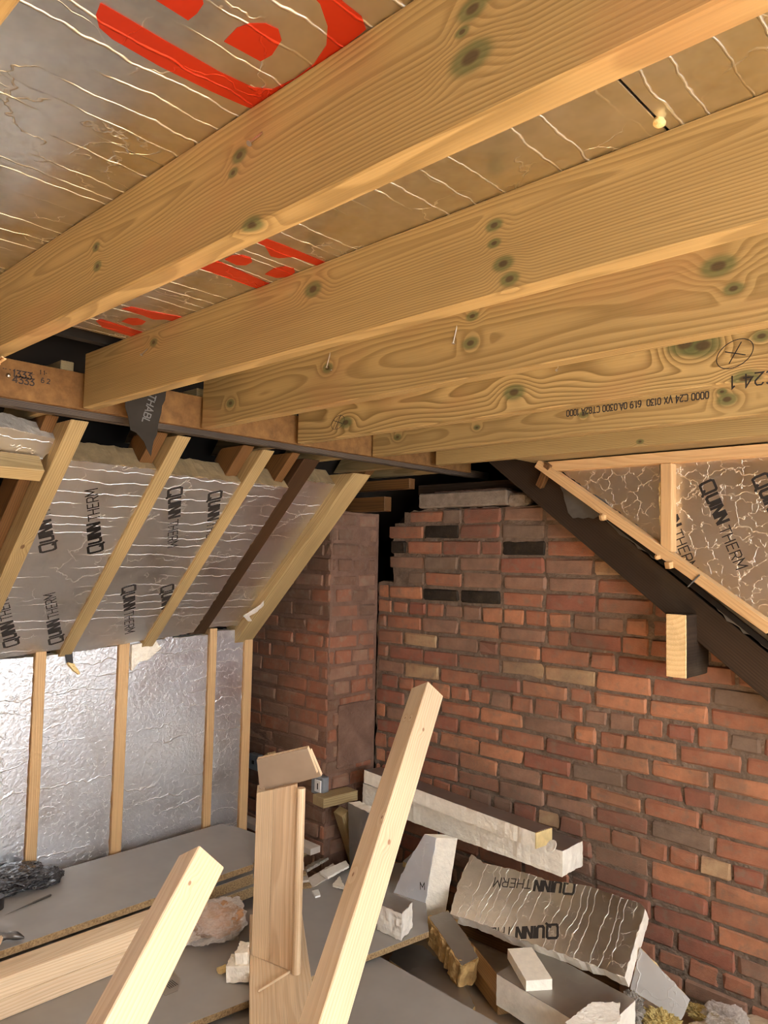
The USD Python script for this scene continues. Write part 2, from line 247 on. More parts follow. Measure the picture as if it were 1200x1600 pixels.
M['wool_yellow'] = plain('wool_yellow', (0.55, 0.42, 0.16), 1.0, .3, 30, 1.0, 80, .01)
M['rag'] = plain('orange_rag', (0.60, 0.34, 0.17), .8, .25, 20, .6, 50, .006)
M['paper'] = plain('torn_paper', (0.76, 0.70, 0.60), .8, .1, 20, .4, 60)
N = {'t': ('transparent_bsdf', {'color': (.93, .92, .90)}), 'g': ('principled_bsdf', {'base_color': (.80, .74, .68), 'roughness': .14}), 'tc': ('texture_coordinate', {}), 'n': ('noise_texture', {'scale': 22.0, 'detail': 4.0, 'distortion': 1.0}),
     'r': ('map_range', {'from_min': .35, 'from_max': .75, 'to_min': .14, 'to_max': .62, 'clamp': True}), 'b': ('bump', {'strength': 1.0, 'distance': .01}), 'm': ('mix_closure', {})}
M['film'] = usdkit.material(stage, LOOK + 'clear_film', N, [('tc.object', 'n.vector'), ('n.fac', 'r.value'), ('n.fac', 'b.height'), ('b.normal', 'g.normal'), ('r.result', 'm.fac'), ('t.BSDF', 'm.closure1'), ('g.BSDF', 'm.closure2')], surface='m.closure')

BR = [brick_mat('brick_red', (0.407, 0.175, 0.099), (0.286, 0.110, 0.064)),
      brick_mat('brick_orange', (0.515, 0.230, 0.121), (0.372, 0.152, 0.081)),
      brick_mat('brick_deep', (0.322, 0.123, 0.077), (0.222, 0.087, 0.058)),
      brick_mat('brick_brown', (0.336, 0.187, 0.123), (0.222, 0.127, 0.085)),
      brick_mat('brick_buff', (0.472, 0.324, 0.178), (0.372, 0.198, 0.110)),
      brick_mat('brick_grey', (0.237, 0.163, 0.115), (0.149, 0.103, 0.075)),
      brick_mat('brick_soot', (0.035, 0.028, 0.021), (0.013, 0.010, 0.008), soot=(0.066, 0.046, 0.023), grime=.08)]
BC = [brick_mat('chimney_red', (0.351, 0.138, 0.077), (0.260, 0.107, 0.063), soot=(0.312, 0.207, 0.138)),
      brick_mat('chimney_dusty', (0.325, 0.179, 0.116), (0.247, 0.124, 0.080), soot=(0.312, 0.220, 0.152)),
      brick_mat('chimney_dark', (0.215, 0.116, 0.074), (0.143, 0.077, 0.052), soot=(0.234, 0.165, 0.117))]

# ---------------------------------------------------------------- lettering: strokes in a unit cap height
GLYPH = {'Q': (.92, [[(.14, .12), (.06, .2), (.06, .8), (.14, .92), (.70, .92), (.78, .84), (.78, .12), (.70, .04), (.14, .04), (.06, .14)], [(.52, .22), (.90, -.10)]]),
         'U': (.74, [[(.08, 1), (.08, .2), (.18, .06), (.52, .06), (.62, .2), (.62, 1)]]), 'I': (.26, [[(.10, 0), (.10, 1)]]),
         'N': (.76, [[(.08, 0), (.08, 1)], [(.10, .98), (.60, .02)], [(.62, 0), (.62, 1)]]),
         'T': (.80, [[(.0, .95), (.72, .95)], [(.36, .95), (.36, 0)]]), 'H': (.92, [[(.08, 0), (.08, 1)], [(.72, 0), (.72, 1)], [(.08, .52), (.72, .52)]]),
         'E': (.80, [[(.66, .95), (.08, .95), (.08, .05), (.66, .05)], [(.08, .52), (.60, .52)]]),
         'R': (.86, [[(.08, 0), (.08, .95), (.55, .95), (.68, .84), (.68, .58), (.55, .46), (.08, .46)], [(.40, .46), (.70, 0)]]),
         'M': (1.02, [[(.08, 0), (.08, 1), (.45, .35), (.82, 1), (.82, 0)]]), ' ': (.45, []),
         'A': (.86, [[(0, 0), (.36, 1), (.72, 0)], [(.14, .33), (.58, .33)]]), 'B': (.82, [[(.08, .05), (.08, .95), (.5, .95), (.62, .84), (.62, .62), (.5, .52), (.08, .52)], [(.5, .52), (.68, .42), (.68, .16), (.55, .05), (.08, .05)]]),
         'L': (.70, [[(.08, 1), (.08, .05), (.6, .05)]]), 'C': (.8, [[(.66, .85), (.55, .95), (.2, .95), (.08, .82), (.08, .18), (.2, .05), (.55, .05), (.66, .15)]]),
         'K': (.8, [[(.08, 0), (.08, 1)], [(.62, 1), (.1, .45)], [(.25, .6), (.66, 0)]]), 'D': (.82, [[(.08, .05), (.08, .95), (.45, .95), (.66, .75), (.66, .25), (.45, .05), (.08, .05)]]),
         'X': (.8, [[(.04, 0), (.66, 1)], [(.04, 1), (.66, 0)]]), 'V': (.8, [[(.0, 1), (.34, 0), (.68, 1)]]), '/': (.6, [[(.05, 0), (.45, 1)]]), '.': (.3, [[(.08, .0), (.08, .12)]]), '-': (.5, [[(.05, .5), (.4, .5)]]),
         '0': (.78, [[(.08, .2), (.08, .8), (.2, .95), (.5, .95), (.62, .8), (.62, .2), (.5, .05), (.2, .05), (.08, .2)]]), '1': (.45, [[(.06, .78), (.24, .95), (.24, 0)]]),
         '2': (.76, [[(.06, .8), (.2, .95), (.5, .95), (.62, .8), (.62, .62), (.06, .05), (.66, .05)]]), '3': (.76, [[(.06, .95), (.62, .95), (.3, .58), (.5, .55), (.64, .4), (.64, .2), (.5, .05), (.2, .05), (.06, .18)]]),
         '4': (.78, [[(.5, 0), (.5, .98), (.04, .3), (.7, .3)]]), '5': (.76, [[(.6, .95), (.12, .95), (.08, .55), (.45, .6), (.62, .45), (.62, .2), (.48, .05), (.2, .05), (.06, .16)]]),
         '6': (.76, [[(.58, .9), (.3, .95), (.08, .6), (.08, .2), (.2, .05), (.5, .05), (.62, .2), (.62, .42), (.5, .55), (.2, .55), (.08, .42)]]),
         '7': (.72, [[(.04, .95), (.64, .95), (.25, 0)]]), '8': (.76, [[(.2, .53), (.08, .7), (.2, .95), (.5, .95), (.62, .7), (.5, .53), (.2, .53), (.06, .35), (.18, .05), (.52, .05), (.66, .35), (.5, .53)]]),
         '9': (.76, [[(.6, .5), (.2, .42), (.08, .6), (.08, .8), (.2, .95), (.5, .95), (.62, .8), (.62, .4), (.4, .05), (.12, .05)]])}
def letters(s, h, w, sx=1.0, x0=0.0, y0=0.0):
    out, x = [], x0
    for ch in s:
        adv, strokes = GLYPH[ch]
        for st in strokes:
            ls = LineString([(x + a * h * sx, y0 + b * h) for a, b in st]); out.append(ls.buffer(w * h / 2, cap_style='flat', join_style='mitre', mitre_limit=2))
        x += adv * h * sx
    return ops.unary_union(out) if out else None, x
def quinn():
    """The printed two-weight wordmark, 0.33 m long, starting at the origin along +x."""
    q, x = letters('Q', .056, .155, .95); u, x2 = letters('UINN', .047, .21, .93, x + .002, .0035)
    t, x3 = letters('THERM', .040, .095, .90, x2 + .010, .003)
    return [q.union(u), t]
WORD = quinn()
def place2d(g, x, y, ang): return affinity.translate(affinity.rotate(g, ang, origin=(0, 0)), x, y)
def print_on(parent, shapes, clip, mat, Mw, z=0.0, t=0.0006, name='lettering', label=None):
    """Flat print: a thin film of ink on a surface, each word one part."""
    for g in shapes:
        if clip is not None: g = g.intersection(clip)
        if g.is_empty or g.area < 2e-5: continue
        g = g.buffer(0)
        gs = [q for q in getattr(g, 'geoms', [g]) if q.geom_type == 'Polygon' and q.area > 1e-7]
        if gs: obj(name, trimesh.util.concatenate([prism(q, z, z + t) for q in gs]), mat, parent, Mw, label=label)

# ---------------------------------------------------------------- timbers
def timber_mesh(L, a, b, seed=0, r=0.002, cut0=0.0, cut1=0.0):
    """Length along x from 0 to L, a across y, b across z, centred; the ends may be cut on a slope (shift of the end over the height b)."""
    m = bevel_box(L, a, b, r); v = m.vertices.copy(); v[:, 0] += L / 2
    lo = v[:, 0] < L / 2; v[lo, 0] += cut0 * (v[lo, 2] / b + .5); v[~lo, 0] += cut1 * (v[~lo, 2] / b + .5)
    m.vertices = v; return m
def timber(name, P0, P1, a, b, upv, mat, parent=None, label=None, cat=None, group=None, seed=0, cut0=0, cut1=0, r=0.002, kind=None):
    """P0, P1 the axis ends; b is measured along upv, a across it."""
    P0, P1 = np.asarray(P0, float), np.asarray(P1, float); ex = unit(P1 - P0); ez = unit(np.asarray(upv, float) - np.dot(upv, ex) * ex); ey = np.cross(ez, ex)
    g = rng(seed); sh = np.array([0 if seed == 40 else g.uniform(-3, 3), 0, 0])
    m = timber_mesh(np.linalg.norm(P1 - P0), a, b, seed, r, cut0, cut1); m.vertices = m.vertices + sh
    W = frame(P0 - ex * sh[0], ex, ey, ez)
    return obj(name, m, mat, parent, W, label=label, cat=cat, group=group, kind=kind), W

# ================================================================ THE SETTING
FZ = -1.56                    # floor
YW = 2.768                    # face of the gable wall
YC, XC = 2.442, -2.668        # chimney breast: front face, right side
XK = -3.02                    # inner face of the low wall under the eaves
ZJ, ZT = 0.41, 0.568          # underside and top of the joists
BACK, FRONT = -2.6, 1.7       # far side behind the eye, dormer front
def slab(name, lo, hi, mat, kind='structure', parent=None, label=None):
    lo, hi = np.array(lo, float), np.array(hi, float); c = (lo + hi) / 2; m = np.eye(4); m[:3, 3] = c
    return obj(name, bevel_box(*(hi - lo), .001), mat, parent, m, kind=kind, label=label, cat=None)
slab('floor', (-3.85, BACK - .1, FZ - .05), (FRONT + .1, 3.2, FZ), M['floorboard'], label='bare dusty boarded loft floor')

# roof slopes: the left one over the rafters, the short right one beside the dormer
SL = 0.9703; SN = unit((SL, 0, -1.0)); SU = unit((1, 0, SL)); SO = np.array([-3.03, 0, -.41])     # normal into the room, up the slope, origin
def on_slope(s, y, off=0.0): return SO + SU * s + np.array([0, y, 0]) + SN * off
def slope_hit(x, y, off=0.0):
    p = hit(x, y, SO + SN * off, SN); return np.array([np.dot(p - SO, SU), p[1]])
def sloped(name, s0, s1, y0, y1, off0, off1, mat, **kw):
    W = frame(on_slope(s0, y0, off0), SU, np.array([0, 1., 0]) * -1 if False else np.array([0, 1., 0]), np.cross(SU, [0, 1., 0]))
    L = s1 - s0; d = off1 - off0; zs = np.sign(np.dot(np.cross(SU, [0, 1., 0]), SN)) * d
    m = bevel_box(L, y1 - y0, abs(d), .001); m.apply_translation([L / 2, (y1 - y0) / 2, zs / 2]); return obj(name, m, mat, kw.pop('parent', None), W, **kw)
sloped('roof_underlay', -.75, 1.93, BACK, 3.4, -.37, -.40, M['felt'], kind='structure', label='dark roofing felt over the left slope')
RS = unit((1, 0, -.764))
W = frame(np.array([-2.26, 2.66, .86]), RS, np.array([0, 1., 0]), np.cross(RS, [0, 1., 0]))
m = bevel_box(2.6, .75, .02, .001); m.apply_translation([1.3, .375, .01]); obj('roof_underlay', m, M['felt'], None, W, kind='structure', label='dark roofing felt over the gable end of the right slope')

# the dormer: roof deck, front wall with its open window, rear wall
slab('ceiling_deck', (-1.95, BACK, ZT + .105), (FRONT + .2, 2.75, ZT + .13), M['floorboard'], label='timber deck of the flat dormer roof')
slab('wall_front', (FRONT, BACK, FZ), (FRONT + .12, 2.7, -.62), M['dull_plaster'], label='low plastered wall under the dormer opening')
slab('trim_1', (FRONT, BACK, .36), (FRONT + .12, 2.7, ZT + .10), M['dull_plaster'], label='plain head over the dormer opening')
slab('wall_front', (FRONT, 2.3, -.62), (FRONT + .12, 2.7, .36), M['dull_plaster'], label='plastered pier beside the dormer opening')
slab('wall_front', (FRONT, BACK, -.62), (FRONT + .12, -.9, .36), M['dull_plaster'], label='long plastered pier added to narrow the dormer opening and its light')  # pier added out of view to cut light from behind the eye
slab('wall_rear', (-3.85, BACK - .1, FZ), (FRONT + .12, BACK, 1.3), BR[3], label='plain brick wall behind the viewer')
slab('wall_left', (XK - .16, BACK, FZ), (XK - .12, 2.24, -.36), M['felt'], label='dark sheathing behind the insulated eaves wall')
slab('eaves_light_stop', (-3.85, BACK - .1, FZ), (-3.75, 3.25, .35), M['felt'], label='added dark outer wall closing the eaves against stray light')  # closing wall added to stop light leaking in past the chimney
slab('end_light_stop', (FRONT, 2.7, FZ), (FRONT + .12, 3.25, .75), M['plaster'], label='added wall closing the gable end at the dormer front against stray light')  # slab added to block light entering beside the gable
slab('ridge_light_stop', (-1.985, BACK, ZT + .004), (-1.955, 3.2, 1.19), M['felt'], label='added dark felt screen closing the gap between the ridge and the dormer roof against stray sun')  # screen added between ridge and deck to keep the sun out
slab('dark_void_sheet', (-3.85, 3.2, FZ), (FRONT, 3.25, 1.3), M['felt'], label='dark sheet standing in for the shaded void at the back of the flue')  # dark sheet painted in for the shade of the void over the wall

# brickwork_anchor
def brick_mesh(w, h, d, g):
    m = bevel_box(w, d, h, g.uniform(.004, .010)); v = m.vertices.copy()
    v += g.normal(0, .0020, v.shape); v[:, 2] *= 1 + g.normal(0, .01) * np.sign(v[:, 0]); m.vertices = v; return m
def lay(parent, mat_list, weights, origin, ex, width, z0, courses, pitch, bond, g, depth=.05, keep=None, force=(), face=.0):
    """Courses of bricks on a face: origin is the face's left end, ex runs along it, the face looks along n = ex x z. z0 is the top."""
    n = np.cross(ex, [0, 0, 1.]); count = 0; cells = []
    for c in range(courses):
        zc = z0 - pitch * (c + .5); head = bond(c); unit_w = .112 if head else .225
        x = -g.uniform(.2, .9) * unit_w if not head else -g.uniform(.1, .9) * unit_w
        x = -((c % 2) * .5 + .15) * unit_w
        while x < width:
            w = unit_w * (1 + g.normal(0, .03))
            if not head and g.random() < .10: w = .112
            a, b = max(x, 0.004), min(x + w, width - .002)
            x += w
            if b - a < .035: continue
            cells.append((a, b, zc))
    for a, b, zc in cells:
        if keep and not keep((a + b) / 2, zc, b - a): continue
        k = None
        for fx, fz, fm in force:
            if a <= fx <= b and abs(zc - fz) < pitch / 2: k = fm
        if k is None: k = g.choice(len(mat_list), p=weights(zc, (a + b) / 2) if callable(weights) else weights)
        jt = g.uniform(.009, .016); m = brick_mesh(b - a - jt, pitch - g.uniform(.010, .017), depth, g)
        p = origin + ex * (a + b) / 2 + np.array([0, 0, zc]) - n * (depth / 2 + g.normal(0, .0022) - face)
        t = g.normal(0, .008); W = frame(p, ex * math.cos(t) + np.array([0, 0, 1]) * math.sin(t), -n, np.cross(ex * math.cos(t) + np.array([0, 0, 1]) * math.sin(t), -n))
        obj('brick', m, mat_list[k], parent, W); count += 1
    return count

g = rng(11)
wall = thing('wall_back', 'old red brick gable wall with stepped broken top', None, (XC, YW, FZ), kind='structure')
def wx(px, py): return onY(px, py, YW)
def gable_line(X): return .46 - .764 * (X + 1.86)
XR = 0.0
pts = [(XC, FZ), (XR + 1.7, FZ), (XR + 1.7, -1.5), (-.05, -.85), (-1.62, .245), (-2.37, .245), (-2.50, .235), (-2.50, .18), (-2.565, .18), (-2.565, -.115), (XC, -.122)]
W = frame(np.array([0, YW + .008, 0]), np.array([1., 0, 0]), np.array([0, 0, 1.]), np.array([0, -1., 0]))
mm = rough(prism(torn(Polygon(pts), .004, .03, 3), -.20, 0), .05, .0035, 2, 30)
obj('mortar', mm, M['mortar'], wall, W)
def keepw(a, zc, w):
    X = XC + a; left = XC if zc < -.12 else (-2.57 + .01 * math.sin(zc * 90) if zc < .17 else -2.47)
    return X - w / 2 > left - .03 and zc < min(.245, gable_line(X) + .05) and X < XR
def force_at(lst): return [(wx(x, y)[0] - XC, wx(x, y)[2], k) for x, y, k in lst]
forced = force_at([(805, 868, 6), (765, 930, 6), (693, 928, 6), (712, 838, 6), (695, 810, 5), (630, 846, 6), (640, 992, 4), (775, 960, 1), (880, 945, 2), (845, 1055, 4), (1040, 1195, 1), (1085, 1085, 0), (880, 1095, 1), (925, 1160, 1), (985, 1160, 1), (1105, 1205, 1), (945, 1230, 4), (1075, 1300, 5), (925, 1200, 5), (1150, 1095, 5), (930, 900, 4),
                   (1140, 1160, 5), (1000, 1115, 1), (870, 1210, 2), (780, 1012, 1), (1075, 1010, 0), (900, 1050, 4), (870, 1270, 4)])
def ww(zc, a):
    return [.16, .03, .22, .42, .02, .12, .03] if zc > -.12 else ([.42, .17, .20, .17, .02, .02, 0] if zc > -1.15 else [.34, .08, .28, .27, .01, .02, 0])
nb = lay(wall, BR, ww, np.array([XC, YW, 0]), np.array([1., 0, 0]), XR - XC, .245, 24, .0745, lambda c: c in (6, 11, 17, 22), g, keep=keepw, force=forced)
W = np.eye(4); W[:3, 3] = ((-2.372 - 1.862) / 2, YW + .03, .283)
lint = thing('stone_lintel', 'pale stone block bedded on top of the brick gable', 'stone block', (-2.117, YW + .03, .248))
obj('block', rough(bevel_box(.51, .13, .068, .006), .02, .003, 5, 35), M['stone'], lint, W)
W[:3, 3] = (-2.09, YW + .03, .321); obj('mortar_bed', rough(bevel_box(.40, .09, .010, .003), .02, .005, 6, 40), M['mortar_pale'], lint, W)
W[:3, 3] = (-1.825, YW + .03, .272); obj('broken_corner', rough(bevel_box(.085, .10, .055, .01), .012, .008, 8, 40), M['stone'], lint, W)

ch = thing('wall_chimney', 'projecting brick chimney breast with smeared mortar', None, (XC, YC, FZ), kind='structure')
mb = bevel_box(1.0, .33, 1.79, .004); W = np.eye(4); W[:3, 3] = (XC - .5 - .006, YC + .006 + .165, FZ + .895)
obj('mortar', rough(mb, .06, .003, 4, 25), M['mortar_pale'], ch, W)
wc = lambda zc, a: [.08, .12, .80] if zc > -.10 else [.25, .35, .40] if zc > -.35 else ([.62, .30, .08] if zc > -.95 else [.2, .45, .35])  # upper bricks darker: shade painted into the brick tones, with some soot
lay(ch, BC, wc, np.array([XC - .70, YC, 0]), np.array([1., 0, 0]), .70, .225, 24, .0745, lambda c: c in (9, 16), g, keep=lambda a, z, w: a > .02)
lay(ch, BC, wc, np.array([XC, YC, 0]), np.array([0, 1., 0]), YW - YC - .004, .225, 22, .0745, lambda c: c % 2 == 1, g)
W = np.eye(4); W[:3, 3] = (XC + .003, YC + .19, -.86)
obj('render_patch', rough(bevel_box(.012, .24, .30, .004), .02, .006, 9, 22), M['mortar_pale'], ch, W, label='grey cement render patch on the side of the chimney')

# ================================================================ CEILING
cl = thing('ceiling', 'crinkled foil faced boards laid over the joists', None, (-1.9, 0, ZT), kind='structure')
WC = frame(np.array([0, 0, ZT]), np.array([1., 0, 0]), np.array([0, -1., 0]), np.array([0, 0, -1.]))     # local x along the joists, z down
def cpoly(px): return Polygon([(onZ(x, y, ZT)[0], -onZ(x, y, ZT)[1]) for x, y in px]).buffer(0)
XS = -.390
sheets = []
for k, (x0, x1, y0, y1) in enumerate([(-1.86, XS - .0015, -.8, .735), (XS + .0015, FRONT, -.8, .735), (-1.86, XS - .0015, .738, 1.94), (XS + .0015, FRONT, .738, 1.94), (-1.86, FRONT, 1.943, 2.64), (-1.86, FRONT, BACK, -.803)]):
    m = bevel_box(x1 - x0, y1 - y0, .10, .001); m.vertices = m.vertices + [(x0 + x1) / 2, -(y0 + y1) / 2, -.05]
    sheets.append(obj('foil_board', m, M['foil_ceiling'], cl, WC))
def strip(pts, w):
    return LineString(pts).buffer(w)
def cz(pts): return [(onZ(x, y, ZT)[0], -onZ(x, y, ZT)[1]) for x, y in pts]
big = [cpoly([(157, 4), (150, 22), (155, 42), (175, 60), (250, 103), (330, 142), (385, 166), (420, 178), (480, 120), (572, 45), (565, 25), (540, 5), (505, -25), (470, -45), (440, -30), (478, -18), (500, 5), (512, 40), (510, 70), (490, 100), (460, 123), (425, 139), (395, 136), (340, 110), (250, 58), (165, 8)]),
       cpoly([(350, 64), (407, 95), (425, 85), (440, 62), (435, 45), (415, 36), (390, 36), (370, 43)]), cpoly([(240, -3), (294, 31), (308, 20), (318, 5), (314, -15), (290, -30), (262, -28)])]
mid = [cpoly([(300, 412), (313, 419), (400, 450), (425, 462), (440, 447), (416, 441), (340, 407), (318, 398)]), cpoly([(385, 372), (400, 378), (414, 384), (423, 400), (436, 403), (458, 401), (497, 415), (530, 420), (530, 408), (507, 409), (445, 383), (420, 374), (395, 366)]),
       cpoly([(351, 405), (362, 399), (378, 398), (392, 402), (394, 409), (384, 414), (370, 414)]), cpoly([(414, 428), (428, 419), (445, 416), (459, 419), (461, 425), (452, 432), (432, 434)])]
sml = [cpoly([(150, 501), (158, 498), (170, 502), (224, 519), (215, 528), (190, 521), (160, 511)]), cpoly([(190, 482), (205, 479), (240, 487), (285, 495), (280, 503), (258, 499), (240, 499), (222, 492)]), cpoly([(190, 502), (200, 497), (215, 497), (228, 502), (222, 507), (208, 508)])]
for gset, par in ((big, sheets[0]), (mid, sheets[2]), (sml, sheets[2])):
    print_on(par, gset, None, M['red_ink'], WC, 0.0002, .0006, 'red_lettering', 'large red printed lettering')
obj('sealant_blob', rough(trimesh.creation.icosphere(2, .0075), .006, .003, 3, 90), M['foam_y'], cl, frame(onZ(1031, 190, ZT - .003), [1., 0, 0], [0, 1., 0], [0, 0, 1.]), label='dab of yellow foam in the board joint')

# ---------------------------------------------------------------- the joists
JW = .038
def jl(px, py, Y, x0): p = onY(px, py, Y); return (p[0], p[2])
joists = [('nearest', .156, 0, (.0, .05), [], 'thick treated joist running out of frame at the upper corner of the ceiling'),
          ('one', .537, -2.3, (0.0, .035), [(735, 90, .014), (738, 14, .010), (722, 50, .005), (392, 354, .012), (374, 243, .009), (364, 270, .006), (150, 386, .007), (152, 416, .008)], 'broad treated joist beneath the big red lettering, looped grain on its underside'),
          ('two', .93, -2.08, (0.004, .05), [(489, 452, .014), (786, 412, .011), (796, 436, .010), (772, 352, .009), (772, 380, .007), (240, 535, .010)], 'treated joist next to the foil strip with the open board joint'),
          ('three', 1.328, -2.09, (.085, .0), [(512, 575, .012), (735, 536, .013), (738, 494, .010), (1122, 416, .018), (1146, 451, .010), (360, 630, .012)], 'treated joist with green rimmed knots and two nails hanging from it'),
          ('four', 1.722, -2.08, (.075, .01), [(803, 613, .020), (1070, 538, .024), (1098, 540, .024), (1165, 592, .018), (1190, 525, .012), (540, 660, .018)], 'treated joist stamped with ink print and pencilled circles'),
          ('five', 2.13, -2.10, (.06, -.02), [(621, 683, .011), (912, 648, .010), (1136, 624, .016), (1128, 612, .008), (745, 668, .008)], 'treated joist between the ink stamped joist and the one above the brick gable'),
          ('six', 2.482, -2.06, (.03, .04), [(1000, 690, .008)], 'last treated joist, above the gable wall and the foil cheek')]
JM, JF = {}, {}
HJ = ZT - ZJ
for k, (nm, Y, x0, pith, kn, lab) in enumerate(joists):
    x0 = x0 or -2.3; cy, cz_ = Y + JW / 2, (ZJ + ZT) / 2
    W = frame(np.array([x0, cy, cz_]), [1., 0, 0], [0, 1., 0], [0, 0, 1.])
    knots = [(onY(x, y, Y)[0] - x0, -JW / 2, onY(x, y, Y)[2] - cz_, r) for x, y, r in kn]
    mat = wood('joist_' + nm, TL if k != 4 else (0.50, 0.35, 0.145), TD, freq=[230, 190, 220, 150, 140, 170, 170][k], pith=pith, knots=knots, warp=[.02, .03, .015, .03, .035, .03, .02][k], stain_amt=.72, stain=(0.085, 0.115, 0.042), tone=.16, contrast=[.6, .68, .6, .7, .75, .65, .5][k], seed=k * 2.3, blotch=(0.40, 0.22, 0.09) if k in (1, 3, 4) else None)
    t = thing('ceiling_joist', lab, 'joist', (x0, cy, ZJ), 'treated joists of the dormer roof'); JF[k] = (t, W, x0, cy, cz_, Y)
    m = timber_mesh(FRONT - x0, JW, HJ, 0, .0025); obj('timber', m, mat, t, W)
def nail(parent, p, d, L=.05, r=.0017):
    d = unit(d); x = unit(np.cross(d, [0.3, 1, .2])); c = trimesh.creation.cylinder(r, L, sections=8); c.apply_translation([0, 0, L / 2]); hd = trimesh.creation.cylinder(r * 2.2, .0015, sections=10); hd.apply_translation([0, 0, L])
    obj('nail', trimesh.util.concatenate([c, hd]), M['nail'], parent, frame(np.array(p), x, np.cross(d, x), d))
for k, x, y, L in ((1, 409, 203, .035), (2, 230, 543, .03), (3, 516, 545, .055), (3, 714, 502, .055), (3, 518, 572, .012), (4, 872, 571, .02)):
    Y = JF[k][5]; p = onY(x, y, Y); nail(JF[k][0], p + np.array([0, .004, 0]), (.05, -.75, -.85) if k != 3 else (-.05, -.25, -1), L)
# stamps and pencil marks on the near faces
def joist_print(k, shapes, px, py, ang, name='lettering', mat='black_ink', label=None):
    t, W0, x0, cy, cz_, Y = JF[k]; p = onY(px, py, Y)
    W = frame(np.array([p[0], Y, p[2]]), [1., 0, 0], [0, 0, 1.], [0, -1., 0])
    print_on(t, [affinity.rotate(s, ang, origin=(0, 0)) for s in shapes], None, M[mat], W, .0002, .0004, name, label)
s1, e1 = letters('0000 C24 VX 0130  61.9 0A.0300 CT82A 1000', .017, .16, .78); joist_print(4, [s1.buffer(0)], 1108, 611, 180, label='upside-down ink stamp')
s2, _ = letters('00 C24 1', .030, .11, 1.0); joist_print(4, [s2.buffer(0)], 1262, 570, 180, label='upside-down ink stamp')
def ring(rx, rz, w, tilt): return affinity.rotate(affinity.scale(Point(0, 0).buffer(1, 24), rx, rz), tilt).difference(affinity.rotate(affinity.scale(Point(0, 0).buffer(1, 24), rx - w, rz - w), tilt))
cross = LineString([(-.012, -.02), (.014, .024)]).buffer(.0011).union(LineString([(-.02, .008), (.022, -.006)]).buffer(.0011))
joist_print(4, [ring(.042, .030, .0018, 25), cross], 1148, 553, 0, 'pencil_mark'); joist_print(4, [ring(.034, .022, .0014, 20), cross], 528, 660, 0, 'pencil_mark')

# ================================================================ RIDGE: board, batten, ties
rb = thing('ridge_board', 'brown ridge board with printed numbers behind the joist ends', 'board', (-2.12, .2, ZJ + .02))
obj('plank', bevel_box(.022, 3.2, .105, .001), M['osb'], rb, frame(np.array([-2.118, 1.2, .464]), [1., 0, 0], [0, 1., 0], [0, 0, 1.]))
Wr = frame(np.array([-2.107, 0, 0]), [0, 1., 0], [0, 0, 1.], [1., 0, 0])
for s, (px, py), h in (('1333', (20, 577), .020), ('4333', (20, 586), .020), ('-- -', (4, 572), .012), ('1 1-', (62, 578), .012), ('6 2', (64, 590), .014), ('-1-', (46, 581), .010)):
    p = onX(px, py, -2.107); q, _ = letters(s, h, .17, .95); print_on(rb, [affinity.translate(q, p[1], p[2] - h)], None, M['brown_ink'], Wr, .0003, .0004)
p = onX(13, 587, -2.105); obj('screw_head', trimesh.creation.icosphere(2, .006), M['nail'], rb, frame(p, [1., 0, 0], [0, 1., 0], [0, 0, 1.]), smooth=True)
timber('charred_batten', (-2.150, -.6, .408), (-2.149, 2.98, .412), .034, .034, (0, 0, 1), M['char'], label='blackened rough batten running along under the ridge', cat='batten', seed=3)
for k, (Y, xl, lab) in enumerate([(.884, -2.60, 'greenish tie with sloped end above the leftmost rafter'), (1.333, -2.62, 'tie end half hidden behind the hanging black membrane'), (1.724, -2.64, 'tie end above the third rafter from the left'),
                                  (2.085, -2.65, 'tie end above the dark brown rafter'), (2.44, -2.67, 'tie end above the rafter nearest the chimney'), (2.70, -2.68, 'last tie end, over the chimney top')]):
    timber('ceiling_tie', (xl, Y + .02, ZJ + .07), (-2.135, Y + .02, ZJ + .07), .038, .14, (0, 0, 1), M['tie'], label=lab, cat='tie', group='ties past the ridge', seed=20 + k, cut0=.12)

# ================================================================ LEFT SLOPE: rafters, old rafters, foil boards
rafts = [(.945, 1.000, 1.165, -.30, 'rafter_knot', 'knotty rafter beside the open unboarded bay'), (1.300, 1.352, 1.165, -.055, 'rafter', 'rafter with its foot over the small black gap in the eaves wall'), (1.655, 1.708, 1.16, -.02, 'rafter', 'rafter with a green stained head, third from the open bay'),
         (1.884, 1.966, 1.13, .05, 'umber', 'dark brown old rafter sunk between two foil boards'), (2.150, 2.252, 1.11, -.01, 'rafter', 'broad greenish rafter against the chimney breast')]
for k, (y0, y1, s1, s0, mt, lab) in enumerate(rafts):
    d = .012 if mt != 'umber' else -.012; h = .11; c = d - h / 2
    timber('roof_rafter', on_slope(s0, (y0 + y1) / 2, c), on_slope(s1 - h * 1.03, (y0 + y1) / 2, c), y1 - y0, h, SN, M[mt], label=lab, cat='rafter', group='rafters of the left slope', seed=40 + k, cut1=h * 1.03)
for k, (y0, y1, s0, s1, d, lab) in enumerate([(.904, .943, -.3, 1.12, -.055, 'old brown rafter alongside the knotty rafter'), (.825, .868, -.3, .92, -.10, 'old brown rafter at the edge of the open bay'), (1.245, 1.295, .98, 1.137, -.03, 'old brown rafter head behind the second foil board'), (1.60, 1.65, .97, 1.137, -.03, 'old brown rafter head behind the third foil board'), (1.83, 1.87, .97, 1.137, -.03, 'old brown rafter head beside the dark rafter')]):
    timber('old_rafter', on_slope(s0, (y0 + y1) / 2, d - .05), on_slope(s1 - .103, (y0 + y1) / 2, d - .05), y1 - y0, .10, SN, M['brown'], label=lab, cat='rafter', group='old rafters behind the boards', seed=60 + k, cut1=.103)
SY = np.array([0, 1., 0])
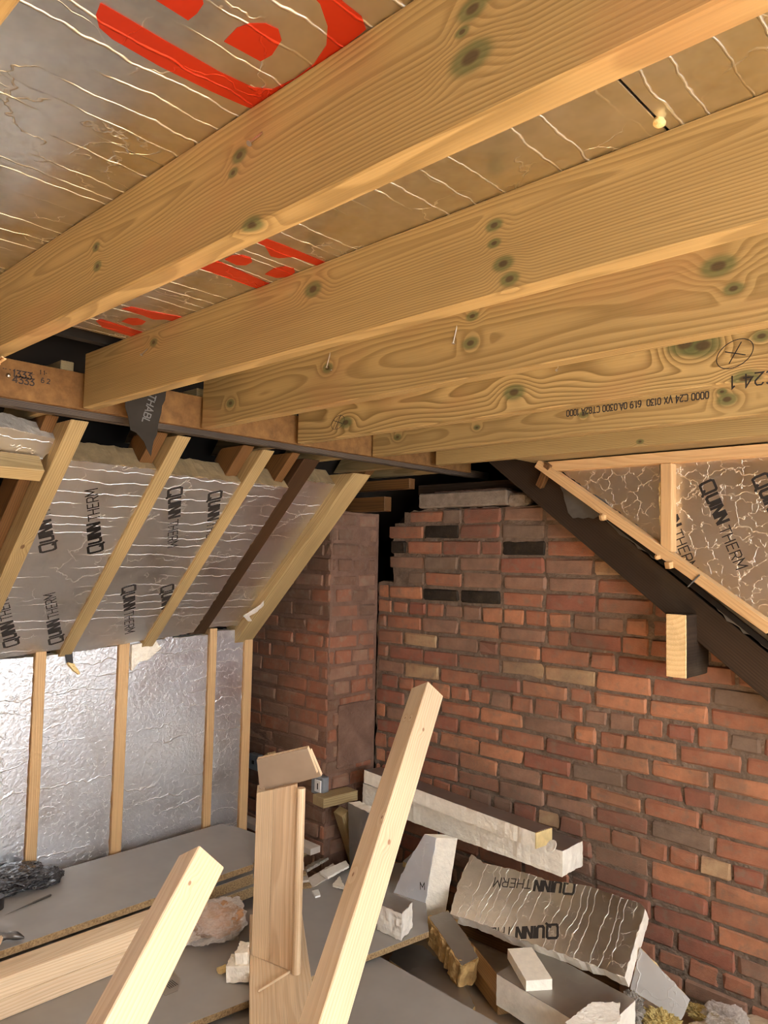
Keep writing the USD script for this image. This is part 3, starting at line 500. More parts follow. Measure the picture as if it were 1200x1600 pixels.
def slope_frame(off): return frame(SO + SN * off, SU, -SY, SN)       # local x up the slope, y towards -Y, z into the room
def foil_board(name, label, poly, Wf, t, foil_mat, foam_mat, words=(), cat='insulation board', group=None, both=False, seed=0, amp=.0035, ink='black_ink', facing=.0012, inset=0):
    """An insulation board: ragged foam core under a foil facing, local z out of the facing."""
    c = np.array([*poly.centroid.coords[0], 0, 1.]); loc = (Wf @ c)[:3]
    th = thing(name, label, cat, loc, group)
    core = rough(prism(torn(poly, amp * .6, .02, seed), -t, 0), .03, amp, seed, 45)
    core.vertices[:, 2] = np.minimum(core.vertices[:, 2], -.0002)
    obj('foam_core', core, M[foam_mat], th, Wf)
    fp = torn(poly.buffer(-inset) if inset else poly, amp * .5, .015, seed + 1)
    fo = obj('foil_facing', prism(fp, 0.0, facing), M[foil_mat], th, Wf)
    if both: obj('foil_facing', prism(poly, -t - facing, -t), M[foil_mat], th, Wf)
    for w, col in words: print_on(fo, w, poly, M[col], Wf, facing + .0002)
    return th
def word(x, y, ang): return [place2d(s, x, y, ang) for s in WORD]
Wf = slope_frame(0.0)
def sp(*pts): return Polygon([(s, -y) for s, y in pts])
wa = []
for (s, y) in ((.600, 1.262), (.600, 1.094), (.600, 1.430 - .168), (.082, 1.128), (.082, 1.296), (.082, .960)):
    wa += word(s, -y, 23.5)
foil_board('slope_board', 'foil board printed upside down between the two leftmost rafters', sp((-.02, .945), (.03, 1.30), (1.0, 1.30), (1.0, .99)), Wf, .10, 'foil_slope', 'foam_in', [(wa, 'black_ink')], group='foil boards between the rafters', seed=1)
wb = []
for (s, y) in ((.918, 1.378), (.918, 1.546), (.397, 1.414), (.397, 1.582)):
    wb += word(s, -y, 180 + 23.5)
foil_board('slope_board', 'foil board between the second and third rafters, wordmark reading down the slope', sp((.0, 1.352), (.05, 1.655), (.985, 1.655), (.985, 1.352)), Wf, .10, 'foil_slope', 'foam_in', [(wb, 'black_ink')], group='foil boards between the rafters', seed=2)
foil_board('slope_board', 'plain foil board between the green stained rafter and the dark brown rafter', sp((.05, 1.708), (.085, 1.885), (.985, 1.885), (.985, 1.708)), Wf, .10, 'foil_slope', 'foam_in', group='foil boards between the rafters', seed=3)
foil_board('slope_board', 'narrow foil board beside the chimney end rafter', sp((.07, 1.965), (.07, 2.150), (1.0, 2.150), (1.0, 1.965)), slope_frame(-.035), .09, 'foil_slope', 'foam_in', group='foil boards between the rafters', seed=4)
# rear part of the slope, behind the eye
sloped('slope_lining', -.02, 1.0, BACK, .60, -.10, 0.0, M['foil_slope'], kind='structure', label='foil lined slope behind the viewer')
# open bay: broken foil board above a noggin
pl_ = [slope_hit(x, y, -.03) for x, y in ((-60, 652), (0, 667), (33, 674), (60, 680), (80, 684), (97, 688), (98, 692), (90, 702), (72, 710), (64, 719), (-60, 702))]
foil_board('broken_board', 'broken end of a foil board in the open bay', Polygon([(s, -y) for s, y in pl_]).buffer(0), slope_frame(-.03), .07, 'foil_slope', 'foam_dim', cat='insulation board', seed=6, amp=.005)
a, b = slope_hit(-60, 722, .02), slope_hit(63, 735, .02)
timber('noggin', on_slope(a[0], a[1], .012), on_slope(b[0], b[1], .012), .045, .07, SN, M['rafter'], label='short greenish noggin under the broken foil board', cat='noggin', seed=77)

# hanging membrane with printed letters, near the ridge
px = [(196, 622), (215, 618), (262, 612), (258, 625), (247, 665), (240, 690), (236, 713), (225, 690), (213, 676), (204, 672), (200, 650)]
XM = -2.045
W = frame(np.array([XM, 0, 0]), [0, 1., 0], [0, 0, 1.], [1., 0, 0])
px = [(190, 585)] + px[:1] + px[3:] if False else [(196, 590), (196, 622)] + [(200, 650), (204, 672), (213, 676), (225, 690), (236, 713), (240, 690), (247, 665), (258, 625), (264, 590)]
poly = torn(Polygon([(.966, .52), (.966, .46)] + [(onX(x, y, XM)[1], onX(x, y, XM)[2]) for x, y in px[1:]]), .003, .02, 4)
mt = thing('membrane_flap', 'torn black breather membrane flap printed with letters, hanging beneath a joist end', 'membrane', onX(230, 650, XM))
obj('sheet', rough(prism(poly, -.0012, 0), .02, .0008, 2, 12), M['membrane'], mt, W)
q, _ = letters('THABL', .024, .15, .95); p = onX(237, 615, XM); e_ = onX(219, 681, XM); ang = math.degrees(math.atan2(e_[2] - p[2], e_[1] - p[1]))
print_on(mt, [affinity.translate(affinity.rotate(q, ang, origin=(0, 0)), p[1] - .008, p[2])], None, M['grey_ink'], W, .0012, .0004)

# ================================================================ LOW EAVES WALL: studs and foil boards
WK = frame(np.array([XK, 0, 0]), [0, 1., 0], [0, 0, 1.], [1., 0, 0])
for k, (y0, y1, z1, z0, lab) in enumerate([(1.208, 1.250, -.37, -1.56, 'wall stud with one knot above the black bag'), (1.555, 1.602, -.365, -1.56, 'wall stud in the middle of the eaves wall'), (2.003, 2.043, -.345, -1.56, 'wall stud below the dark brown rafter'), (2.205, 2.252, -.36, -1.56, 'end wall stud next to the chimney breast'), (.78, .825, -.37, -1.56, 'wall stud at the picture edge')]):
    timber('wall_stud', (XK - .038, (y0 + y1) / 2, z0), (XK - .038, (y0 + y1) / 2, z1), y1 - y0, .09, (1, 0, 0), M['stud'], label=lab, cat='stud', group='studs of the eaves wall', seed=80 + k)
for k, (y0, y1, lab) in enumerate([(.828, 1.204, 'shiny foil board left of the stud with one knot'), (1.254, 1.551, 'shiny foil board between the two foreground studs of the eaves wall'), (1.606, 1.999, 'widest shiny foil board, right of the middle stud'), (2.047, 2.201, 'narrow foil board in the last gap before the chimney')]):
    th = foil_board('eaves_board', lab, Polygon([(y0, FZ + .02), (y1, FZ + .02), (y1, [-.415, -.395, -.375, -.360][k]), (y0, [-.415, -.415, -.385, -.360][k])]), frame(np.array([XK - .006, 0, 0]), [0, 1., 0], [0, 0, 1.], [1., 0, 0]), .07, 'foil_knee', 'foam', group='foil boards of the eaves wall', seed=30 + k, amp=.002)
m = bevel_box(.03, 3.2, 1.2, .001); obj('eaves_lining', m, M['foil_knee'], None, frame(np.array([XK - .02, -.83, -.96]), [1., 0, 0], [0, 1., 0], [0, 0, 1.]), kind='structure', label='foil lined eaves wall beside the viewer')
timber('sole_plate', (XK + .005, .2, FZ + .2 + .03), (XK + .005, 2.42, FZ + .2 + .03), .06, .06, (0, 0, 1), M['stud'], label='timber plate under the eaves wall studs', cat='plate', seed=5) if False else None
# lumps of set foam at the joint between slope and wall
for px, lab, mt_ in ((((206, 1008), (242, 1003), (248, 1012), (240, 1020), (228, 1030), (215, 1032), (205, 1046)), 'patch of pale torn foam right of the middle stud', 'foam'), (((106, 1036), (114, 1038), (118, 1045), (122, 1052), (116, 1047)), 'small drip of set foam under the black gap', 'foam_y')):
    P = Polygon([(onX(x, y, XK + .002)[1], onX(x, y, XK + .002)[2]) for x, y in px]).buffer(.004)
    th = obj('expanding_foam', rough(prism(P, -.01, .012), .012, .004, 5, 60), M[mt_], None, WK, label=lab, cat='foam'); 
px = ((253, 985), (262, 982), (271, 1000), (266, 1005), (258, 999)); P = Polygon([(onX(x, y, XK + .012)[1], onX(x, y, XK + .012)[2]) for x, y in px])
obj('foil_tape_end', rough(prism(P, 0, .004), .01, .003, 6, 60), M['foil_knee'], None, frame(np.array([XK + .012, 0, 0]), [0, 1., 0], [0, 0, 1.], [1., 0, 0]), label='curled scrap of foil tape at the foot of the third rafter', cat='foil tape')
px = ((380, 962), (394, 953), (406, 945), (412, 938), (411, 946), (400, 956), (389, 962), (393, 969), (387, 970)); P = Polygon([tuple(np.array([1, -1]) * slope_hit(x, y, .02)) for x, y in px]).buffer(0)
obj('torn_facing', rough(prism(P, 0, .004), .01, .003, 7, 50), M['paper'], None, slope_frame(.02), label='curl of torn pale facing on the rafter by the chimney', cat='scrap')

# ================================================================ DORMER CHEEK, OLD RAFTER, PURLIN
YK = 2.62
obj('cheek_light_stop', prism(Polygon([(-1.99, .672), (-1.99, .60), (-1.72, .43), (1.7, -2.07), (1.7, .672)]), -.028, 0), M['felt'], None, frame(np.array([0, 2.732, 0]), [1., 0, 0], [0, 0, 1.], [0, -1., 0]), kind='structure', label='added dark sheathing behind the dormer cheek, shutting out stray sun')  # unseen sheathing added to block a slit of sun over the cheek
dk = thing('cheek_studwork', 'pine stud frame of the triangular dormer cheek', 'timber frame', (-1.65, YK, .39))
def ck(x, y, Y=YK): return onY(x, y, Y)
a, b = ck(852, 716), ck(1290, 693); timber('top_rail', np.array([a[0] - .02, YK + .022, .385]), np.array([FRONT, YK + .022, .385]), .045, .040, (0, 0, 1), M['batten'], dk, seed=1)
a, b = ck(840, 724), ck(1193, 976); d = unit(b - a); timber('sloping_rail', a + np.array([0, .016, 0]), a + d * 1.06 + np.array([0, .016, 0]), .05, .036, np.cross(d, [0, 1., 0]) * -1, M['batten'], dk, seed=2)
a = a + d * 1.06; timber('sloping_rail', a + d * .004 + np.array([0, .018, .0]), a + d * .9 + np.array([0, .018, .0]), .05, .040, np.cross(d, [0, 1., 0]) * -1, M['batten'], dk, seed=3)
a, b = ck(1040, 716), ck(1044, 862); timber('post', (a[0], YK + .024, .364), (a[0], YK + .024, b[2]), .04, .045, (0, 1, 0), M['batten'], dk, seed=4)
timber('end_packing', (-1.68, 2.624, .4885), (FRONT, 2.624, .4885), .202, .155, (0, 0, 1), M['tie'], JF[6][0], seed=141)
def cheek_poly(px): return Polygon([(ck(x, y, YK + .048)[0], ck(x, y, YK + .048)[2]) for x, y in px])
WF = frame(np.array([0, YK + .048, 0]), [1., 0, 0], [0, 0, 1.], [0, -1., 0])
foil_board('cheek_board', 'small triangular foil board in the dormer cheek corner', cheek_poly([(858, 722), (1031, 714), (1034, 850)]), WF, .03, 'foil_cheek', 'foam', group='foil boards of the dormer cheek', seed=50)
wk = []; q = ck(1097, 757, YK + .048)
for dx, dz in ((0, 0), (.175, .012), (-.165, -.012)):
    wk += word(q[0] + dx - .012, q[2] + dz, -68)
pc = Polygon([(ck(1051, 714, YK + .048)[0], .368), (FRONT - .02, .368), (FRONT - .02, -.9), (ck(1053, 866, YK + .048)[0] + .85, -.53), (ck(1051, 866, YK + .048)[0], ck(1051, 866, YK + .048)[2])])
foil_board('cheek_board', 'large foil board with a slanting wordmark in the dormer cheek', pc, WF, .03, 'foil_cheek', 'foam', [(wk, 'black_ink')], group='foil boards of the dormer cheek', seed=51)
for (x, y, w_) in ((1033, 775, .012), (1034, 800, .01)):
    p = ck(x, y, YK + .012); obj('expanding_foam', rough(bevel_box(.016, .01, .10, .004), .01, .005, int(x + y), 60), M['foam_y'], None, frame(p, [1., 0, 0], [0, 1., 0], [0, 0, 1.]), label='bead of set foam beside the cheek post, ' + ('upper' if y == 775 else 'lower') + ' of two', cat='foam')

YR = 2.66
r0, r1 = onY(795, 722, YR), onY(1197, 1058, YR); d = unit(r1 - r0)
timber('gable_rafter', r0 - d * .32 + np.array([0, .038, 0]), r0 + d * 2.6 + np.array([0, .038, 0]), .055, .125, np.cross(d, [0, 1., 0]) * -1, M['darkwood'], label='dark old rafter slanting down in front of the brick gable', cat='rafter', seed=90)
r2 = onY(858, 738, YR - .012)
timber('old_batten', r2 + np.array([.02, -.03, .03]), r2 + np.array([-.045, .005, -.055]), .03, .028, (0, 1, 0), M['brown'], label='short brown batten end crossing the top of the dark old rafter', cat='batten', seed=91)
for k, (x, y, r, lab) in enumerate([(1000 - 62, 809, .016, 'round yellow batten end beneath the small foil triangle'), (1024, 871, .012, 'small round yellow batten end below the cheek post'), (1042, 884, .015, 'square yellow batten end beneath the cheek post')]):
    p = onY(x, y, YR - .06)
    timber('batten_end', p, p + np.array([.05, .12, .03]), r * 1.6, r * 1.6, (0, 0, 1), M['batten'], label=lab, cat='batten', group='sawn tile batten ends', seed=95 + k, r=.006 if k < 2 else .002)
# torn felt between the rafter and the cheek
px = [(868, 745), (900, 752), (1000, 826), (1090, 892), (1160, 955), (1200, 995), (1260, 1040), (1255, 1052), (1190, 1008), (1130, 960), (1095, 925), (1040, 885), (985, 845), (955, 822), (935, 806), (895, 810), (885, 790), (880, 770)]
P = Polygon([(onY(x, y, YR + .0055)[0], onY(x, y, YR + .0055)[2]) for x, y in px]).buffer(0)
obj('torn_underlay', rough(prism(torn(P, .004, .02, 8), -.003, 0), .02, .002, 9, 25), M['membrane_grey'], None, frame(np.array([0, YR + .0055, 0]), [1., 0, 0], [0, 0, 1.], [0, -1., 0]), label='ragged grey roofing felt hanging over the dark old rafter', cat='roofing felt')
pu = thing('purlin', 'sawn off purlin with a bright cut end on the brick gable', 'purlin', (-1.05, 2.59, -.28))
WP = frame(np.array([-1.050, 2.575, -.277]), [0, 1., 0], [-1., 0, 0], [0, 0, 1.])
mm = bevel_box(.24, .070, .215, .004); mm.apply_translation([.122, 0, 0]); obj('beam', rough(mm, .03, .002, 3, 40), M['darkwood'], pu, WP)
mm = bevel_box(.005, .070, .215, .002); obj('sawn_end', rough(mm, .012, .0012, 4, 90), M['purlin'], pu, WP, label='pale rough sawn end grain')

# dark old timbers at the flue head, seen over the chimney top
for k, (p0, p1, a, b, lab) in enumerate([((-3.3, 2.60, .262), (-2.45, 2.60, .262), .05, .07, 'dark plate lying on the chimney top'), ((-2.72, 2.52, .25), (-2.35, 2.52, .60), .05, .07, 'dark strut leaning up over the chimney top'), ((-2.98, 2.62, .30), (-2.98, 2.62, .55), .05, .08, 'dark upright post behind the last tie'), ((-2.9, 2.66, .36), (-2.35, 2.66, .36), .04, .05, 'dark cross rail above the chimney plate'),
                                         ((-2.45, 2.86, .345), (-1.7, 2.86, .345), .08, .05, 'dark old timber lying behind the pale stone block')]):
    timber('flue_timber', p0, p1, a, b, (0, 0, 1) if k != 2 else (0, 1, 0), M['brown'] if k != 4 else M['darkwood'], label=lab, cat='timber', group='old timbers at the flue head', seed=110 + k)

# ================================================================ FLOOR LEVEL: sheets
def sheet_thing(name, label, poly, ztop, t=.022, group=None):
    """A chipboard sheet with a grey film on top: poly in world x, y."""
    c = poly.centroid.coords[0]; th = thing(name, label, 'floor sheet', (c[0], c[1], ztop - t), group)
    W = np.eye(4); W[2, 3] = ztop
    obj('chipboard_core', prism(poly, -t, -.001), M['board_edge'], th, W); obj('grey_film', prism(poly, -.001, 0), M['board_top'], th, W)
ZS = -1.245; g2 = rng(5)
names = ['top grey chipboard sheet of the stack by the eaves wall', 'dark sheet set back under the top sheet of the stack', 'third sheet down in the stack by the eaves wall', 'fourth sheet down in the stack by the eaves wall', 'fifth sheet down in the stack by the eaves wall', 'lowest sheet of the stack by the eaves wall']
for k in range(6):
    x1 = -2.503 - [0, .060, .022, .034, .016, .030][k]; y1 = [2.10, 2.16, 2.13, 2.19, 2.14, 2.18][k]
    P = Polygon([(-2.975, -.30 + .02 * k), (x1, -.30 + .02 * k), (x1, 1.905 + [0, .05, .02, .07, .03, .06][k]), (-2.86 if k == 0 else -2.80, y1), (-2.975, y1 - .02)])
    sheet_thing('chipboard_sheet', names[k], P, ZS - k * .0245, .0238, 'chipboard sheets stacked by the eaves wall')

ZA = -1.392
P = [onZ(x, y, ZA) for x, y in ((250, 1616), (670, 1455), (575, 1345), (470, 1300))]
pa = Polygon([(P[0][0] - .9 * (P[1] - P[0])[0], P[0][1] - .9 * (P[1] - P[0])[1]), (P[1][0], P[1][1]), (-2.30, 2.72), (-2.46, 2.42), (-2.46, -.2), (-2.0, -.3)]).buffer(0)
sheet_thing('floor_sheet', 'grey chipboard sheet on the floor under the pillar and the plastic bag', pa, ZA)
ZB = -1.432
P = [onZ(x, y, ZB) for x, y in ((585, 1490), (765, 1592))]
d = unit(P[1] - P[0]); e = np.array([d[1], -d[0], 0]); e = e if e[1] < 0 else -e
c0, c1 = P[0], P[0] + d * 1.5
pb = Polygon([tuple(c0[:2]), tuple(c1[:2]), tuple((c1 + e * 1.2)[:2]), tuple((c0 + e * 1.2 - d * .9)[:2]), tuple((c0 - d * .9 + e * .02)[:2])])
sheet_thing('floor_sheet', 'grey chipboard sheet in front, right of the taller leaning post', pb, ZB)
obj('floor_sheet', bevel_box(2.5, 2.45, .098, .001), M['board_edge'], None, frame(np.array([-1.18, .55, FZ + .050]), [1., 0, 0], [0, 1., 0], [0, 0, 1.]), label='thick bare board underneath the grey floor sheets', cat='floor sheet')

# ================================================================ POSTS AND TIMBERS
def post(label, P, ax, u, w, a, L, mat, seed, knots=()):
    """Square post: P its top arris, ax up its length, u and w across its two seen faces."""
    ax, u, w = unit(ax), unit(u), unit(w); c = np.asarray(P) + (u + w) * a / 2
    p0 = c - ax * L
    W = frame(p0, ax, np.cross(w, ax) if np.dot(np.cross(w, ax), u) > 0 else u, w)
    W = frame(p0, ax, unit(np.cross(w, ax)), w)
    o = obj('leaning_post', timber_mesh(L, a, a, 0, .003), mat, None, W, label=label, cat='post')
    return W, p0
ax1, u1, w1 = np.array([-.3957, .7546, .5234]), np.array([-.862, -.109, -.495]), np.array([.316, .647, -.693])
P1 = np.array([-1.7584, 1.1598, -.7758]) * .925; L1 = (P1[2] + 1.50) / unit(ax1)[2]
ax2, u2, w2 = np.array([-.304, .7137, .631]), np.array([-.911, -.0244, -.4114]), np.array([.278, .700, -.6577])
P2 = np.array([-1.6283, 1.9433, -.4054]) * 1.10; L2 = (P2[2] + 1.44) / unit(ax2)[2]
kp1 = [(L1 - .10, 0.01, -.0443, .007), (L1 - .05, .03, .0443, .006)]
M['post1'] = wood('post_short', (0.80, 0.62, 0.41), (0.66, 0.45, 0.25), freq=110, pith=(0.03, -0.12), contrast=.5, tone=.08, rough_=.5, seed=1.1, knots=[(L1 - .09, .0443, -.02, .008), (L1 - .14, -.0443, -.022, .007), (L1 - .10, -.0443, .03, .008)], knot_color=(.34, .17, .09))
M['post2'] = wood('post_tall', (0.80, 0.62, 0.41), (0.66, 0.44, 0.24), freq=110, pith=(-0.02, 0.13), contrast=.5, tone=.08, rough_=.5, seed=2.6, knots=[(L2 - .19, .0443, 0, .010), (L2 - .62, .0443, .0, .012), (L2 - .15, -.02, -.0443, .006), (L2 - .16, .01, -.0443, .006), (L2 - .74, -.02, -.0443, .009), (L2 - .56, .03, -.0443, .008)], knot_color=(.36, .17, .09))
post('square pine post leaning in front of the stacked sheets', P1, ax1, u1, w1, .0886, L1, M['post1'], 1)
post('tall square pine post leaning in front of the brick gable', P2, ax2, u2, w2, .0885, L2, M['post2'], 2)

# glued beam lying at the left
XB = -2.385
f0, f1 = onX(0, 1527, XB), onX(210, 1456, XB); g0, g1 = onX(20, 1597, XB), onX(165, 1541, XB)
zt_, zb_ = (f0[2] + f1[2]) / 2, max((g0[2] + g1[2]) / 2, ZA + .001); hb = zt_ - zb_
gb = thing('laminated_beam', 'thick pale laminated timber lying on the floor before the chipboard stack', 'beam', (XB, f0[1], zb_))
for k in range(2):
    zc_ = zt_ - hb * (.25 + .5 * k)
    timber('lamination', (XB - .052, -.5, zc_), (XB - .052, 1.62, zc_), .10, hb / 2 - .0006, (0, 0, 1), M['pine_k'] if k else M['pine'], gb, seed=200 + k, r=.0012)

# stub post with a plywood cap, on a wide plank
ZP = -1.351
bl, br, bs = onZ(393, 1492, ZP), onZ(452, 1516, ZP), onZ(467, 1521, ZP)
fx = unit(br - bl); fz = np.array([0, 0, 1.]); fy = unit(np.cross(fz, fx)); fy = fy if fy[1] > 0 else -fy
wd = np.linalg.norm(br - bl); top = hit(404, 1240, bl, np.cross(fx, fz)); H = top[2] - ZP; topR = hit(465, 1225, bl, np.cross(fx, fz)); HR = topR[2] - ZP
wide = np.linalg.norm((topR - bl) - np.dot(topR - bl, fz) * fz)
stp = thing('stub_post', 'upright pale timber stub post with a slanted plywood cap', 'post', bl)
def wobj(name, mesh, mat, parent, ex=(1, 0, 0), **kw):
    """A mesh given in world coordinates, with its own origin at its centre and local x along ex (grain)."""
    c = mesh.bounds.mean(0); ex = unit(ex); ez = unit(np.cross(ex, [.3, .9, .1])); ey = np.cross(ez, ex); W = frame(c, ex, ey, ez); m = mesh.copy(); m.vertices = (np.asarray(mesh.vertices) - c) @ np.array([ex, ey, ez]).T
    return obj(name, m, mat, parent, W, **kw)
fy = unit((br + bl) * [1, 1, 0])
for k, (x0, x1) in enumerate(((0, .42), (.424, 1.0))):
    q4 = [bl + fx * wide * x0, bl + fx * wide * x1, bl + fx * wide * x1 + fy * .09, bl + fx * wide * x0 + fy * .09]; hh = [H + (HR - H) * x0, H + (HR - H) * x1] * 2; hh = [hh[0], hh[1], hh[1], hh[0]]
    wobj('stud', trimesh.convex.convex_hull(np.array(q4 + [p_ + fz * h_ for p_, h_ in zip(q4, hh)])), M['pine_b' if k else 'pine'], stp, fz)
m = trimesh.creation.cylinder(.014, HR * .985, sections=20); m.apply_transform(trimesh.transformations.rotation_matrix(math.pi / 2, [0, 1, 0])); m.apply_translation([HR * .985 / 2, 0, 0])
obj('rounded_bead', m, M['pine'], stp, frame(bl + fx * (wide + .016) - fy * .002, fz, unit(np.cross(fx, fz)), np.cross(fz, unit(np.cross(fx, fz)))), smooth=40)
nrm = np.cross(fx, fz)
cfl, cfr = hit(406, 1233, bl - fy * .004, nrm), hit(495, 1209, bl - fy * .004, nrm)
side = np.cross(fy, fz)
cbr = hit(480, 1169, cfr, fx); cbl = hit(401, 1187, cfl, fx)
up1 = unit(np.cross(cfr - cfl, cbr - cfr)); up1 = up1 if np.dot(up1, cfl) < 0 else -up1; cbl = hit(401, 1187, cfl, up1)
def quad_plate(c, t, n):
    c = np.array(c); v = np.vstack([c, c - n * t]); return trimesh.convex.convex_hull(v)
M['ply'] = plain('plywood_face', (0.36, 0.275, 0.20), .7, .12, 9, .15, 60, .002)
sd = unit(cfr - cbr)
cap = np.array([cfl, cfr, cbr, cbl]); low = np.array([cfl, cfr - fx * .004, cbr - fx * .01, cbl]) + sd * .022 - up1 * .0125 + fx * .008
for q_ in (cap, low):
    wobj('cap_veneer', quad_plate(q_, .0012, up1), M['ply'], stp, fx, label='grey brown plywood face'); wobj('cap_plate', quad_plate(q_ - up1 * .0013, .0105, up1), M['pine'], stp, fx)

# wide plank under the stub post
Q = [onZ(x, y, ZP - .001) for x, y in ((390, 1470), (390, 1680), (497, 1588), (471, 1432))]
dirp = unit(Q[1] - Q[0]); ep = unit(np.cross([0, 0, 1.], dirp)); ep = ep if np.dot(ep, Q[3] - Q[0]) > 0 else -ep
wp = abs(np.dot(onZ(486, 1522, ZP) - Q[0], ep))
th = thing('wide_plank', 'wide pale plank running towards the viewer under the stub post', 'plank', Q[0])
c = Q[0] + ep * wp / 2 - np.array([0, 0, .021])
timber('board', c - dirp * .20, c + dirp * np.linalg.norm(onZ(390, 1650, ZP) - Q[0]), wp, .04, (0, 0, 1), M['pine'], th, seed=210)
l0, l1 = onZ(403, 1549, ZP + .004), onZ(453, 1518, ZP + .004); timber('edge_lip', l0, l1, .004, .008, (0, 0, 1), M['pine'], th, seed=211, r=.0008)
for k in range(3):
    zc = ZP - .042 - .009
    timber('packer', c * [1, 1, 0] + np.array([0, 0, (ZA + ZP - .042) / 2]) + dirp * (-.1 + k * .45) - ep * wp * .4, c * [1, 1, 0] + np.array([0, 0, (ZA + ZP - .042) / 2]) + dirp * (-.1 + k * .45) + ep * wp * .4, .06, max(.004, ZP - .042 - ZA), (0, 0, 1), M['stud'], th, seed=212 + k, r=.001) if ZP - .042 - ZA > .004 else None

# ================================================================ OFFCUTS AGAINST THE GABLE WALL
def cut_board(name, label, O, a, b, c, top='foil_dull', core='foam', words=(), group=None, seed=0, amp=.003, bottom=None, end=None):
    """A board offcut as a skewed box: corner O, a along, b across (the a-b face carries the facing, outward = a x b side away from c), c through the thickness."""
    O, a, b, c = (np.asarray(v, float) for v in (O, a, b, c))
    th = thing(name, label, 'insulation offcut', O + a / 2 + b / 2 + c, group)
    ex, n = unit(a), unit(np.cross(a, b)); n = n if np.dot(n, c) < 0 else -n; ey = np.cross(n, ex)
    la, lb = np.linalg.norm(a), np.dot(b, ey); sk = np.dot(b, ex); t = abs(np.dot(c, n))
    P = Polygon([(0, 0), (la, 0), (la + sk, lb), (sk, lb)]).buffer(0); W = frame(O, ex, ey, n)
    cs = c - n * np.dot(c, n); csx, csy = np.dot(cs, ex), np.dot(cs, ey)
    m = prism(torn(P, amp * .5, .02, seed), -t, 0); v = m.vertices; f = -v[:, 2] / t; v[:, 0] += f * csx; v[:, 1] += f * csy; m.vertices = v
    m = rough(m, .022, amp, seed, 50); m.vertices[:, 2] = np.minimum(m.vertices[:, 2], -.0004)
    obj('foam_core', m, M[core], th, W)
    if top: obj('foil_facing', prism(torn(P, amp * .4, .015, seed + 5), 0, .0012), M[top], th, W)
    if bottom: obj('foil_facing', prism(affinity.translate(P, csx, csy), -t - .0012, -t), M[bottom], th, W)
    for wd_ in words: print_on(th, wd_, P, M['black_ink'], W, .0014)
    return th, W
# two long strips along the wall
A, B, C = onY(569, 1203, 2.55), onY(836, 1301, 2.495), onY(836, 1330, 2.495); D = onY(861, 1293, 2.495 + .12)
cut_board('long_offcut', 'long foam strip lying along the gable wall, uppermost of two', A, B - A, D - B, (C - B) * [0, 0, .87], 'foil_dull', 'foam', seed=70, amp=.002)
wobj('cut_end', trimesh.convex.convex_hull(np.array([q_ + unit(B - A) * e_ for q_ in (B, D, B + (C - B) * .85, D + (C - B) * .85) for e_ in (.001, .005)])), M['foam_y'], stage.GetPrimAtPath('/World/long_offcut'), (1, 0, 0), label='yellow sawn end')
y3 = 2.585
A, B, C = onY(567, 1224, y3), onY(879, 1330, y3), onY(877, 1370, y3)
cut_board('long_offcut', 'long foam strip lying along the gable wall, lower of two', A, B - A, np.array([0, .155, .0]), (C - B) * [0, 0, 1], 'foil_dull', 'foam', seed=71, amp=.0035)
# big printed board leaning on the wall
O1, O2 = onY(704, 1428, 2.36), onY(976, 1526, 2.40)
O3 = onY(735, 1337, 2.56); O4 = onY(1007, 1416, 2.60)
a = O2 - O1; b = O3 - O1; n = unit(np.cross(a, b)); n = n if n[1] < 0 else -n
ex = unit(a); ey = np.cross(n, ex); lb = np.dot(b, ey)
W0 = None
poly = Polygon([(np.dot(hit(x, y, O1, n) - O1, ex), np.dot(hit(x, y, O1, n) - O1, ey)) for x, y in ((703, 1428), (716, 1380), (737, 1335), (755, 1349), (800, 1358), (858, 1376), (915, 1384), (1000, 1411), (1008, 1420), (990, 1480), (976, 1527), (930, 1508), (870, 1488), (800, 1463), (745, 1441))]).buffer(0)
bw = []
for (x, y, x2, y2_) in ((873, 1444, 783, 1460 - 12), (900, 1378, 745, 1368)):
    p = hit(x, y, O1, n) - O1; q = hit(x2, y2_, O1, n) - O1; v0 = np.array([np.dot(p, ex), np.dot(p, ey)]); v1 = np.array([np.dot(q, ex), np.dot(q, ey)]); an = math.degrees(math.atan2(*(v1 - v0)[::-1]))
    bw += [place2d(affinity.translate(s, 0, -.0), v0[0], v0[1], an) for s in WORD]
foil_board('printed_board', 'creased foil board with upside-down wordmark leaning on the gable wall', poly, frame(O1, ex, ey, n), .055, 'foil_debris', 'foam', [(bw, 'black_ink')], cat='insulation offcut', seed=72, amp=.004)
# standing wedge with a pale edge
nw = unit((.15, -.95, .22)); o = onY(665, 1380, 2.42)
pw = [hit(x, y, o, nw) for x, y in ((664, 1303), (682, 1309), (660, 1440), (640, 1420), (615, 1395), (638, 1345))]
exw = unit((1, .16, 0)); exw = unit(exw - np.dot(exw, nw) * nw); eyw = np.cross(nw, exw)
P = Polygon([(np.dot(p - o, exw), np.dot(p - o, eyw)) for p in pw]).buffer(0)
c1 = hit(708, 1312, onY(708, 1312, 2.47), (0, 1., 0)) - hit(682, 1310, o, nw)
Wq = frame(o, exw, eyw, nw); cl_ = np.array([np.dot(c1, exw), np.dot(c1, eyw), np.dot(c1, nw)])
th = thing('wedge_offcut', 'upright wedge of foil faced board with a pale foam edge', 'insulation offcut', onY(660, 1440, 2.42))
m = prism(P, -.002, 0); v = m.vertices.copy(); back = v[:, 2] < -.001; v[back] += cl_; v[back, 2] = np.minimum(v[back, 2], -.03); m.vertices = v
core = trimesh.convex.convex_hull(m.vertices); obj('foam_core', rough(core, .02, .0015, 3, 50), M['foam'], th, Wq)
obj('foil_facing', prism(torn(P, .002, .02, 4), .0015, .003), M['foil_pale'], th, Wq)
